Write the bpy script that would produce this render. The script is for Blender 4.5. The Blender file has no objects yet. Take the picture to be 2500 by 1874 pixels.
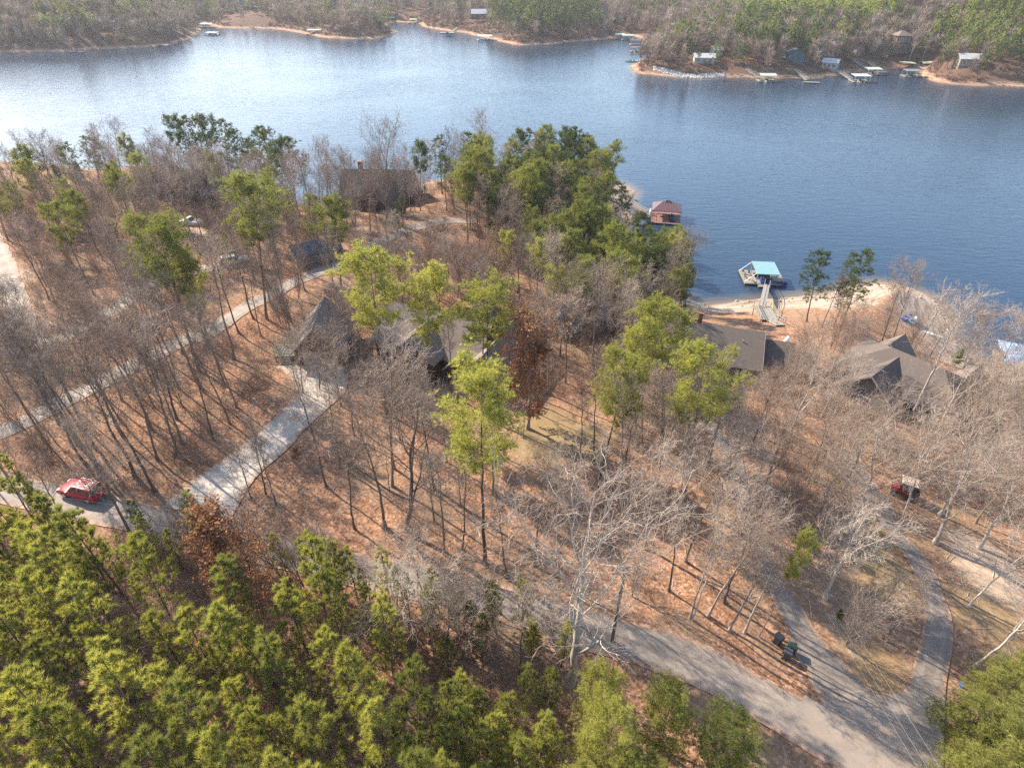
import bpy, math, random
import numpy as np
from mathutils import Vector, Matrix

# ------------------------------------------------------------------ camera, sky, sun, exposure
sc = bpy.context.scene
COL = sc.collection
TH = math.radians(36.0)            # camera pitch below the horizon
CAMZ, FPX = 57.0, 1457.0
SUN_AZ, SUN_EL = math.radians(-51.0), math.radians(34.0)

cam_d = bpy.data.cameras.new("camera")
cam_d.sensor_width = 36.0
cam_d.lens = 36.0 * FPX / 2500.0
cam_d.clip_start, cam_d.clip_end = 0.5, 6000.0
cam = bpy.data.objects.new("camera", cam_d)
COL.objects.link(cam)
cam.location = (0, 0, CAMZ)
cam.rotation_euler = (math.radians(90) - TH, 0, 0)
sc.camera = cam

world = bpy.data.worlds.new("World")
sc.world = world
world.use_nodes = True
wt = world.node_tree
wbg = wt.nodes["Background"]
sky = wt.nodes.new("ShaderNodeTexSky")
sky.sky_type = 'NISHITA'
sky.sun_disc = False
sky.sun_elevation = SUN_EL
sky.sun_rotation = SUN_AZ
sky.air_density, sky.dust_density, sky.ozone_density = 1.0, 0.7, 1.0
wt.links.new(sky.outputs[0], wbg.inputs[0])
wbg.inputs[1].default_value = 0.145

sun_d = bpy.data.lights.new("sun", 'SUN')
sun_d.energy = 5.0
sun_d.angle = math.radians(0.53)
sun_d.color = (1.0, 0.885, 0.73)
sun = bpy.data.objects.new("sun", sun_d)
COL.objects.link(sun)
sdir = Vector((math.sin(SUN_AZ) * math.cos(SUN_EL), math.cos(SUN_AZ) * math.cos(SUN_EL), math.sin(SUN_EL)))
sun.rotation_euler = (-sdir).to_track_quat('-Z', 'Y').to_euler()
sun.location = sdir * 300

sc.view_settings.view_transform = 'Standard'
sc.view_settings.look = 'None'
sc.view_settings.exposure = 1.4
sc.view_settings.gamma = 1.0
sc.cycles.max_bounces = 6
sc.cycles.diffuse_bounces = 2
sc.cycles.glossy_bounces = 2
sc.cycles.transmission_bounces = 3
sc.cycles.transparent_max_bounces = 4
sc.cycles.volume_bounces = 0
sc.cycles.caustics_reflective = False
sc.cycles.caustics_refractive = False

# ------------------------------------------------------------------ picture point -> ground point
def qray(x, y):
    u = (x / 0.8848 - 1250) / FPX
    v = (y / 0.8848 - 937) / FPX
    c, s = math.cos(TH), math.sin(TH)
    return (u, c - v * s, -(s + v * c))

def G(x, y, z):
    d = qray(x, y)
    t = (CAMZ - z) / -d[2]
    return (d[0] * t, d[1] * t)

def proj(x, y, z):
    c, s = math.cos(TH), math.sin(TH)
    dz = z - CAMZ
    dep = y * c - dz * s
    up = y * s + dz * c
    return ((x / dep * FPX + 1250) * .8848, (937 - up / dep * FPX) * .8848, dep)

# ------------------------------------------------------------------ shorelines
NEAR_Q = [(-60, 345), (60, 352), (170, 362), (280, 374), (340, 366), (420, 362), (500, 372), (560, 420), (640, 446), (720, 446), (790, 420),
          (860, 412), (930, 392), (1040, 384), (1150, 372), (1230, 380), (1324, 388), (1350, 397), (1376, 413),
          (1368, 425), (1360, 436), (1362, 455), (1367, 470), (1372, 495), (1386, 521), (1384, 545), (1392, 575), (1430, 612), (1475, 642),
          (1528, 656), (1608, 650), (1645, 644), (1722, 642), (1790, 630), (1840, 614), (1892, 607), (1932, 611),
          (1969, 622), (2022, 648), (2045, 668), (2052, 686), (2062, 720), (2078, 752), (2110, 790), (2190, 838), (2290, 880)]
near_poly = [G(x, y, 0) for x, y in NEAR_Q]
near_poly = [(-420, 260), (-300, 225)] + near_poly + [(140, 58), (400, 30), (400, -260), (-420, -260)]

FAR_Q = [(-60, 116), (0, 114), (70, 113), (140, 112), (200, 107), (260, 105), (310, 103), (367, 97), (413, 83), (433, 66), (436, 56), (444, 50),
         (470, 60), (533, 62), (583, 62), (615, 66), (650, 72), (690, 80), (737, 84), (804, 85), (854, 75), (857, 68),
         (834, 61), (840, 52), (850, 47), (880, 49), (907, 52), (912, 58), (960, 67), (1000, 71), (1040, 80), (1080, 90), (1113, 98), (1180, 97),
         (1247, 90), (1314, 85), (1335, 78), (1365, 77), (1390, 88), (1407, 103), (1403, 123), (1360, 143), (1366, 157), (1420, 163),
         (1470, 168), (1518, 172), (1575, 167), (1635, 170), (1700, 170), (1775, 168), (1811, 163), (1841, 157),
         (1908, 152), (1950, 149), (1988, 151), (1990, 163), (2021, 177), (2060, 183), (2108, 185), (2212, 188), (2280, 191)]
far_poly = [G(x, y, 0) for x, y in FAR_Q]
far_poly = [(-1900, 640), (-700, 500)] + far_poly + [(420, 330), (1900, 340), (1900, 2600), (-1900, 2600)]

def sdist(px, py, poly):
    """signed distance to a polygon, positive inside"""
    p = np.asarray(poly, float)
    out = np.empty(px.shape)
    fx, fy = px.ravel(), py.ravel()
    res = np.empty(fx.shape)
    ax, ay = p[:, 0], p[:, 1]
    bx, by = np.roll(ax, -1), np.roll(ay, -1)
    ex, ey = bx - ax, by - ay
    L2 = ex * ex + ey * ey + 1e-12
    for i in range(0, fx.size, 20000):
        X, Y = fx[i:i + 20000, None], fy[i:i + 20000, None]
        t = np.clip(((X - ax) * ex + (Y - ay) * ey) / L2, 0, 1)
        d2 = (X - ax - t * ex) ** 2 + (Y - ay - t * ey) ** 2
        c = (ay > Y) != (by > Y)
        xi = ax + (Y - ay) * ex / np.where(np.abs(ey) < 1e-9, 1e-9, ey)
        ins = (np.sum(c & (X < xi), axis=1) % 2) == 1
        res[i:i + 20000] = np.sqrt(d2.min(axis=1)) * np.where(ins, 1, -1)
    return res.reshape(px.shape)

def wob(x, y, s=1.0):
    return (np.sin(x * .21 * s + 1.3 * np.sin(y * .13 * s)) + np.sin(y * .27 * s + 1.7 * np.sin(x * .11 * s + 2))
            + .6 * np.sin((x + y) * .47 * s + 1) + .4 * np.sin((x - 1.3 * y) * .83 * s + 2.2)) / 3.0

def land(x, y):
    """height and shore distances for arrays"""
    x, y = np.asarray(x, float), np.asarray(y, float)
    dn = sdist(x, y, near_poly) + .55 * wob(x, y, 2.2)
    df = sdist(x, y, far_poly) + 1.6 * wob(x, y, .8)
    bumps = .35 * wob(x, y, 1.0)
    dnp = np.maximum(dn, 0)
    zn = 12 * (1 - np.exp(-(dnp / 24) ** 1.35)) + bumps * np.clip(dnp / 15, 0, 1)
    dfp = np.maximum(df, 0)
    zf = 13 * (1 - np.exp(-(dfp / 40) ** 1.1)) + .03 * np.maximum(dfp - 60, 0) \
        + 5 * wob(x, y, .09) * np.clip((dfp - 20) / 150, 0, 1) + .6 * wob(x, y, .5) * np.clip(dfp / 25, 0, 1)
    hill = 16 * np.exp(-(((x - 300) / 90) ** 2 + ((y - 420) / 80) ** 2)) + 10 * np.exp(-(((x + 380) / 120) ** 2 + ((y - 560) / 90) ** 2))
    zf = np.minimum(zf, 40) + hill * np.clip(dfp / 60, 0, 1)
    z = np.where(dn > 0, zn, np.where(df > 0, zf, np.maximum(-.16 * -np.maximum(dn, df), -5)))
    z = np.where((dn <= 0) & (df <= 0), np.maximum(.16 * np.maximum(dn, df), -5.0), z)
    return z, dn, df

# ------------------------------------------------------------------ mesh helpers
def mesh_np(name, V, Fs, smooth=False):
    me = bpy.data.meshes.new(name)
    V = np.asarray(V, np.float32)
    me.vertices.add(len(V))
    me.vertices.foreach_set("co", V.ravel())
    starts, loops, off = [], [], 0
    for F in Fs:
        F = np.asarray(F, np.int32)
        if F.size == 0:
            continue
        k = F.shape[1]
        loops.append(F.ravel())
        starts.append(off + np.arange(len(F)) * k)
        off += F.size
    loops = np.concatenate(loops)
    starts = np.concatenate(starts).astype(np.int32)
    me.loops.add(len(loops))
    me.loops.foreach_set("vertex_index", loops)
    me.polygons.add(len(starts))
    me.polygons.foreach_set("loop_start", starts)
    if smooth:
        me.polygons.foreach_set("use_smooth", np.ones(len(starts), bool))
    me.update(calc_edges=True)
    me.validate()
    return me

class MB:
    """collects shapes that end up as ONE mesh object"""
    def __init__(s):
        s.v, s.f = [], []
    def add(s, vs, fs):
        o = len(s.v)
        s.v += [tuple(map(float, p)) for p in vs]
        s.f += [tuple(i + o for i in f) for f in fs]
        return s
    def box(s, x0, x1, y0, y1, z0, z1):
        return s.add([(x0, y0, z0), (x1, y0, z0), (x1, y1, z0), (x0, y1, z0), (x0, y0, z1), (x1, y0, z1), (x1, y1, z1), (x0, y1, z1)],
                     [(0, 3, 2, 1), (4, 5, 6, 7), (0, 1, 5, 4), (1, 2, 6, 5), (2, 3, 7, 6), (3, 0, 4, 7)])
    def hexa(s, b, t):
        """eight corners: bottom ring b (4), top ring t (4)"""
        return s.add(list(b) + list(t), [(0, 3, 2, 1), (4, 5, 6, 7), (0, 1, 5, 4), (1, 2, 6, 5), (2, 3, 7, 6), (3, 0, 4, 7)])
    def bar(s, a, b, w, h=None):
        a, b = Vector(a), Vector(b)
        d = (b - a).normalized()
        e = d.cross(Vector((0, 0, 1)))
        e = e.normalized() if e.length > 1e-4 else Vector((1, 0, 0))
        n = e.cross(d)
        h = w if h is None else h
        e, n = e * w / 2, n * h / 2
        return s.hexa([a - e - n, a + e - n, a + e + n, a - e + n], [b - e - n, b + e - n, b + e + n, b - e + n])
    def tube(s, pts, r, k=8, cap=True):
        pts = [Vector(p) for p in pts]
        rs = r if isinstance(r, (list, tuple)) else [r] * len(pts)
        vs, fs = [], []
        for i, p in enumerate(pts):
            d = (pts[min(i + 1, len(pts) - 1)] - pts[max(i - 1, 0)]).normalized()
            e = d.cross(Vector((.13, .31, .94)))
            if e.length < .2:
                e = d.cross(Vector((1, 0, 0)))
            e.normalize()
            n = d.cross(e)
            for j in range(k):
                a = 2 * math.pi * j / k
                vs.append(p + (e * math.cos(a) + n * math.sin(a)) * rs[i])
        for i in range(len(pts) - 1):
            for j in range(k):
                j2 = (j + 1) % k
                fs.append((i * k + j, i * k + j2, i * k + k + j2, i * k + k + j))
        if cap:
            fs.append(tuple(range(k))[::-1])
            fs.append(tuple(range((len(pts) - 1) * k, len(pts) * k)))
        return s.add(vs, fs)
    def slab(s, ring, th):
        """polygon ring thickened downwards"""
        n = len(ring)
        low = [(p[0], p[1], p[2] - th) for p in ring]
        fs = [tuple(range(n)), tuple(range(2 * n - 1, n - 1, -1))]
        for i in range(n):
            j = (i + 1) % n
            fs.append((i, n + i, n + j, j))
        return s.add(list(ring) + low, fs)
    def build(s, name, mat, parent=None, smooth=False, bevel=0.0):
        me = bpy.data.meshes.new(name)
        me.from_pydata(s.v, [], s.f)
        if smooth:
            for p in me.polygons:
                p.use_smooth = True
        me.materials.append(mat)
        me.update()
        o = bpy.data.objects.new(name, me)
        COL.objects.link(o)
        if parent:
            o.parent = parent
        if bevel:
            b = o.modifiers.new("bevel", 'BEVEL')
            b.width, b.segments = bevel, 2
            b.limit_method = 'ANGLE'
        return o

def tag(o, label=None, cat=None, group=None, kind=None):
    if label: o["label"] = label
    if cat: o["category"] = cat
    if group: o["group"] = group
    if kind: o["kind"] = kind
    return o

def empty(name, loc, rz=0.0):
    o = bpy.data.objects.new(name, None)
    o.empty_display_size = .3
    COL.objects.link(o)
    o.location = loc
    o.rotation_euler = (0, 0, rz)
    return o

def thing(name, loc, rz, label, cat, group=None):
    return tag(empty(name, loc, rz), label, cat, group)

# ------------------------------------------------------------------ materials
def new_mat(name):
    m = bpy.data.materials.new(name)
    m.use_nodes = True
    nt = m.node_tree
    return m, nt, nt.nodes["Principled BSDF"]

def N(nt, t, **kw):
    n = nt.nodes.new(t)
    for k, v in kw.items():
        setattr(n, k, v)
    return n

def mixc(nt, fac, a, b, mode='MIX'):
    n = N(nt, "ShaderNodeMix", data_type='RGBA', blend_type=mode)
    for sock, val in ((n.inputs[0], fac), (n.inputs[6], a), (n.inputs[7], b)):
        if hasattr(val, "is_linked") or hasattr(val, "links"):
            nt.links.new(val, sock)
        else:
            sock.default_value = val if not isinstance(val, tuple) else (*val[:3], 1)
    return n.outputs[2]

def ramp(nt, fac, stops):
    n = N(nt, "ShaderNodeValToRGB")
    e = n.color_ramp.elements
    e[0].position, e[0].color = stops[0][0], (*stops[0][1], 1)
    e[1].position, e[1].color = stops[-1][0], (*stops[-1][1], 1)
    for p, c in stops[1:-1]:
        x = e.new(p)
        x.color = (*c, 1)
    nt.links.new(fac, n.inputs[0])
    return n.outputs[0]

def noise(nt, scale, detail=4, rough=.6, coord=None, dist=0.0):
    n = N(nt, "ShaderNodeTexNoise")
    n.inputs["Scale"].default_value = scale
    n.inputs["Detail"].default_value = detail
    n.inputs["Roughness"].default_value = rough
    n.inputs["Distortion"].default_value = dist
    if coord is not None:
        nt.links.new(coord, n.inputs["Vector"])
    return n.outputs[0]

def geo_pos(nt):
    return N(nt, "ShaderNodeNewGeometry").outputs["Position"]

def obj_pos(nt):
    return N(nt, "ShaderNodeTexCoord").outputs["Object"]

def math_n(nt, op, a, b=None):
    n = N(nt, "ShaderNodeMath", operation=op)
    for s, v in ((n.inputs[0], a), (n.inputs[1], b)):
        if v is None: continue
        if hasattr(v, "links"): nt.links.new(v, s)
        else: s.default_value = v
    return n.outputs[0]

def mapr(nt, v, a, b, c=0.0, d=1.0):
    n = N(nt, "ShaderNodeMapRange")
    nt.links.new(v, n.inputs[0])
    n.inputs[1].default_value, n.inputs[2].default_value = a, b
    n.inputs[3].default_value, n.inputs[4].default_value = c, d
    return n.outputs[0]

def attr(nt, name):
    return N(nt, "ShaderNodeAttribute", attribute_name=name).outputs["Fac"]

def bump(nt, bsdf, h, strength=.4, dist=.05):
    b = N(nt, "ShaderNodeBump")
    b.inputs["Strength"].default_value = strength
    b.inputs["Distance"].default_value = dist
    nt.links.new(h, b.inputs["Height"])
    nt.links.new(b.outputs[0], bsdf.inputs["Normal"])

_plain = {}
def plain(name, col, rough=.6, var=.12, scale=1.5, metal=0.0, bmp=0.0):
    """base colour with a little wear"""
    if name in _plain:
        return _plain[name]
    m, nt, b = new_mat(name)
    p = obj_pos(nt)
    f = noise(nt, scale, 5, .65, p)
    c = mixc(nt, f, tuple(x * (1 - var * 1.6) for x in col), tuple(min(1, x * (1 + var * 1.4)) for x in col))
    nt.links.new(c, b.inputs["Base Color"])
    b.inputs["Roughness"].default_value = rough
    b.inputs["Metallic"].default_value = metal
    if bmp:
        bump(nt, b, noise(nt, scale * 8, 3, .6, p), bmp, .02)
    _plain[name] = m
    return m

def ribbed(name, col, axis=0, pitch=.3, rough=.4):
    """metal roof with raised seams along its slope"""
    m, nt, b = new_mat(name)
    p = obj_pos(nt)
    sx = N(nt, "ShaderNodeSeparateXYZ")
    nt.links.new(p, sx.inputs[0])
    w = math_n(nt, 'FRACT', math_n(nt, 'MULTIPLY', sx.outputs[axis], 1 / pitch))
    seam = math_n(nt, 'LESS_THAN', w, .22)
    f = noise(nt, 1.2, 4, .6, p)
    c = mixc(nt, f, tuple(x * .85 for x in col), tuple(min(1, x * 1.1) for x in col))
    c = mixc(nt, math_n(nt, 'MULTIPLY', seam, .45), c, tuple(x * .55 for x in col))
    nt.links.new(c, b.inputs["Base Color"])
    b.inputs["Roughness"].default_value = rough
    bump(nt, b, seam, .5, .03)
    return m

def shingles(name, col):
    m, nt, b = new_mat(name)
    p = obj_pos(nt)
    br = N(nt, "ShaderNodeTexBrick")
    nt.links.new(p, br.inputs["Vector"])
    br.inputs["Scale"].default_value = 1.0
    br.inputs["Brick Width"].default_value = .45
    br.inputs["Row Height"].default_value = .18
    br.inputs["Mortar Size"].default_value = .012
    br.inputs["Color1"].default_value = (*[x * .8 for x in col], 1)
    br.inputs["Color2"].default_value = (*[x * 1.2 for x in col], 1)
    br.inputs["Mortar"].default_value = (*[x * .5 for x in col], 1)
    f = noise(nt, .5, 6, .7, p)
    c = mixc(nt, mapr(nt, f, .35, .7, 0, .6), br.outputs[0], tuple(x * .6 for x in col))
    vo = N(nt, "ShaderNodeTexVoronoi")
    vo.inputs["Scale"].default_value = 2.2
    nt.links.new(p, vo.inputs["Vector"])
    sp = N(nt, "ShaderNodeSeparateColor")
    nt.links.new(vo.outputs["Color"], sp.inputs[0])
    lf = math_n(nt, 'MULTIPLY', math_n(nt, 'LESS_THAN', vo.outputs["Distance"], .22), math_n(nt, 'GREATER_THAN', sp.outputs[1], .55))
    g = noise(nt, 12, 3, .7, p)
    c = mixc(nt, math_n(nt, 'MULTIPLY', lf, mapr(nt, noise(nt, .4, 4, .6, p), .4, .62, 0, .9)), c, (.30, .165, .095))
    c = mixc(nt, .5, c, mixc(nt, g, tuple(x * .6 for x in col), tuple(x * 1.5 for x in col)))
    nt.links.new(c, b.inputs["Base Color"])
    b.inputs["Roughness"].default_value = .9
    return m

def planks(name, col, axis=0, pitch=.15, rough=.8):
    m, nt, b = new_mat(name)
    p = obj_pos(nt)
    sx = N(nt, "ShaderNodeSeparateXYZ")
    nt.links.new(p, sx.inputs[0])
    t = math_n(nt, 'MULTIPLY', sx.outputs[axis], 1 / pitch)
    gap = math_n(nt, 'LESS_THAN', math_n(nt, 'FRACT', t), .1)
    wn = N(nt, "ShaderNodeTexWhiteNoise", noise_dimensions='1D')
    nt.links.new(math_n(nt, 'FLOOR', t), wn.inputs["W"])
    c = mixc(nt, wn.outputs[0], tuple(x * .8 for x in col), tuple(min(1, x * 1.18) for x in col))
    c = mixc(nt, mapr(nt, noise(nt, 2.5, 5, .7, p), .35, .7, 0, .5), c, tuple(x * .65 for x in col))
    c = mixc(nt, gap, c, tuple(x * .3 for x in col))
    nt.links.new(c, b.inputs["Base Color"])
    b.inputs["Roughness"].default_value = rough
    return m

def leafy(name, dark, light, transl=.5, scale=.8):
    """foliage: diffuse + translucent, tint varies from tree to tree and clump to clump"""
    m, nt, b = new_mat(name)
    oi = N(nt, "ShaderNodeObjectInfo")
    f = noise(nt, scale, 3, .6, obj_pos(nt))
    g = N(nt, "ShaderNodeNewGeometry").outputs["Random Per Island"]
    t = math_n(nt, 'ADD', math_n(nt, 'MULTIPLY', f, .8), math_n(nt, 'MULTIPLY', g, .45))
    t = math_n(nt, 'ADD', t, math_n(nt, 'MULTIPLY', oi.outputs["Random"], .35))
    t = mapr(nt, t, .45, 1.15)
    c = mixc(nt, t, dark, light)
    nt.links.new(c, b.inputs["Base Color"])
    b.inputs["Roughness"].default_value = .55
    b.inputs["Specular IOR Level"].default_value = .25
    tr = N(nt, "ShaderNodeBsdfTranslucent")
    nt.links.new(mixc(nt, 1.0, c, (1.25, 1.2, .7), 'MULTIPLY'), tr.inputs[0])
    mx = N(nt, "ShaderNodeMixShader")
    mx.inputs[0].default_value = transl
    nt.links.new(b.outputs[0], mx.inputs[1])
    nt.links.new(tr.outputs[0], mx.inputs[2])
    nt.links.new(mx.outputs[0], nt.nodes["Material Output"].inputs[0])
    return m

def barky(name, a, c2, scale=3.0):
    m, nt, b = new_mat(name)
    oi = N(nt, "ShaderNodeObjectInfo")
    mp = N(nt, "ShaderNodeMapping")
    mp.inputs["Scale"].default_value = (1, 1, .25)
    nt.links.new(obj_pos(nt), mp.inputs[0])
    f = noise(nt, scale, 4, .7, mp.outputs[0])
    t = math_n(nt, 'ADD', f, math_n(nt, 'MULTIPLY', math_n(nt, 'SUBTRACT', oi.outputs["Random"], .5), .5))
    c = mixc(nt, mapr(nt, t, .3, .75), a, c2)
    nt.links.new(c, b.inputs["Base Color"])
    b.inputs["Roughness"].default_value = .9
    b.inputs["Specular IOR Level"].default_value = .15
    return m

M = {}
M['pine_yellow'] = leafy('needles_yellow_green', (.180, .192, .048), (.450, .440, .130))
M['pine_green'] = leafy('needles_green', (.110, .126, .038), (.290, .300, .092))
M['pine_dark'] = leafy('needles_dark_green', (.042, .066, .030), (.115, .150, .054))
M['leaf_brown'] = leafy('dead_leaves', (.190, .088, .050), (.400, .200, .115), .35)
M['bark_pine'] = barky('pine_bark', (.085, .060, .048), (.230, .165, .130))
M['bark_grey'] = barky('grey_bark', (.115, .088, .070), (.270, .215, .175))
M['bark_brown'] = barky('brown_bark', (.095, .066, .050), (.220, .160, .125))
M['bark_pale'] = barky('pale_bark', (.215, .170, .138), (.480, .410, .345))
M['twig_pale'] = barky('pale_twigs', (.250, .184, .140), (.470, .368, .292), 1.0)
M['twig_grey'] = barky('grey_twigs', (.215, .160, .124), (.430, .335, .268), 1.0)
M['twig_brown'] = barky('brown_twigs', (.195, .130, .095), (.390, .275, .205), 1.0)
M['bark_white'] = barky('white_bark', (.290, .240, .198), (.560, .490, .425))
M['twig_white'] = barky('white_twigs', (.290, .228, .182), (.510, .420, .345), 1.0)
sc.cycles.use_denoising = False
sc.cycles.denoiser = 'OPENIMAGEDENOISE'
# ------------------------------------------------------------------ terrain sheet
def axis_steps(segs):
    out = [segs[0][0]]
    for a, b, st in segs:
        n = max(1, int(round((b - a) / st)))
        out += list(np.linspace(a, b, n + 1)[1:])
    return np.array(out)

gx = axis_steps([(-1800, -700, 70), (-700, -420, 14), (-420, -130, 3.4), (-130, 110, 1.0), (110, 330, 3.4), (330, 700, 14), (700, 1800, 70)])
gy = axis_steps([(-250, -30, 12), (-30, 10, 3), (10, 215, 1.0), (215, 300, 3.0), (300, 540, 2.6), (540, 760, 5), (760, 1000, 15), (1000, 2500, 70)])
GX, GY = np.meshgrid(gx, gy)
ZT, DN, DF = land(GX, GY)
nx, ny = len(gx), len(gy)
ii = (np.arange(ny - 1)[:, None] * nx + np.arange(nx - 1)[None, :]).ravel()
terr_me = mesh_np("ground", np.stack([GX.ravel(), GY.ravel(), ZT.ravel()], 1), [np.stack([ii, ii + 1, ii + nx + 1, ii + nx], 1)], smooth=True)


def H(x, y):
    """terrain height from the sheet itself"""
    i = min(max(int(np.searchsorted(gx, x)) - 1, 0), nx - 2)
    j = min(max(int(np.searchsorted(gy, y)) - 1, 0), ny - 2)
    u = (x - gx[i]) / (gx[i + 1] - gx[i]); v = (y - gy[j]) / (gy[j + 1] - gy[j])
    return float((ZT[j, i] * (1 - u) + ZT[j, i + 1] * u) * (1 - v) + (ZT[j + 1, i] * (1 - u) + ZT[j + 1, i + 1] * u) * v)

def H_arr(x, y):
    i = np.clip(np.searchsorted(gx, x) - 1, 0, nx - 2)
    j = np.clip(np.searchsorted(gy, y) - 1, 0, ny - 2)
    u = (x - gx[i]) / (gx[i + 1] - gx[i]); v = (y - gy[j]) / (gy[j + 1] - gy[j])
    return (ZT[j, i] * (1 - u) + ZT[j, i + 1] * u) * (1 - v) + (ZT[j + 1, i] * (1 - u) + ZT[j + 1, i + 1] * u) * v

def GT(x, y):
    """where the line of sight through a picture point first meets the ground or the water"""
    d = qray(x, y)
    t0 = (CAMZ - 45) / -d[2]
    t1 = (CAMZ + 1) / -d[2] if d[2] < -.02 else 2500
    t0 = min((CAMZ - 40) / max(-d[2], .02), 300)
    t = np.linspace(t0, min(t1, 2500), 700)
    zt = np.maximum(H_arr(d[0] * t, d[1] * t), 0)
    zr = CAMZ + d[2] * t
    k = int(np.argmax(zr <= zt)) if np.any(zr <= zt) else len(t) - 1
    if k > 0:
        a, b = (zr - zt)[k - 1], (zr - zt)[k]
        tt = t[k - 1] + (t[k] - t[k - 1]) * a / (a - b + 1e-9)
    else:
        tt = t[0]
    X, Y = d[0] * tt, d[1] * tt
    return X, Y, max(H(X, Y), 0.0)

def add_attr(me, name, arr):
    a = me.attributes.new(name, 'FLOAT', 'POINT')
    a.data.foreach_set("value", np.asarray(arr, np.float32).ravel())

def blobs(lst):
    out = np.zeros(GX.shape)
    for qx, qy, r, s in lst:
        X, Y, _ = GT(qx, qy)
        out = np.maximum(out, s * np.exp(-((GX - X) ** 2 + (GY - Y) ** 2) / (r * r)))
    return out

# real ground cover: worn lawn, bare dirt, exposed shore
lawn = blobs([(1190, 930, 5, 1), (1250, 950, 5, .9), (1150, 965, 4, .8), (1200, 1000, 4, .5), (1900, 1160, 4, .7), (1905, 1230, 4, .75), (1880, 1440, 4, .6),
              (620, 745, 4, .5), (2140, 1330, 5, .6), (2000, 1000, 7, .5), (930, 500, 4, .5), (2100, 1130, 6, .4), (1240, 1060, 5, .35), (1150, 1080, 4, .3)])
dirt = blobs([(2110, 1200, 3.2, 1), (2150, 1250, 3.4, 1), (2075, 1170, 2.5, .7), (30, 600, 6, .7), (130, 700, 5, .7), (420, 500, 6, .8), (300, 610, 5, .6),
              (60, 660, 5, .6), (1835, 1400, 2, .5), (1800, 1340, 2, .5), (560, 620, 5, .5), (1990, 690, 5, .5)])
shore = np.maximum(DN, DF) - 7 * blobs([(1985, 668, 7, 1), (2035, 700, 5, .8), (1880, 660, 7, .9), (1800, 668, 6, .8), (1650, 676, 6, .5), (1340, 460, 6, .8), (1345, 420, 6, .7)])
isfar = (DF > DN).astype(float)
add_attr(terr_me, "lawn", lawn)
add_attr(terr_me, "dirt", dirt)
add_attr(terr_me, "shore", shore)
add_attr(terr_me, "far_bank", isfar)

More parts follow.
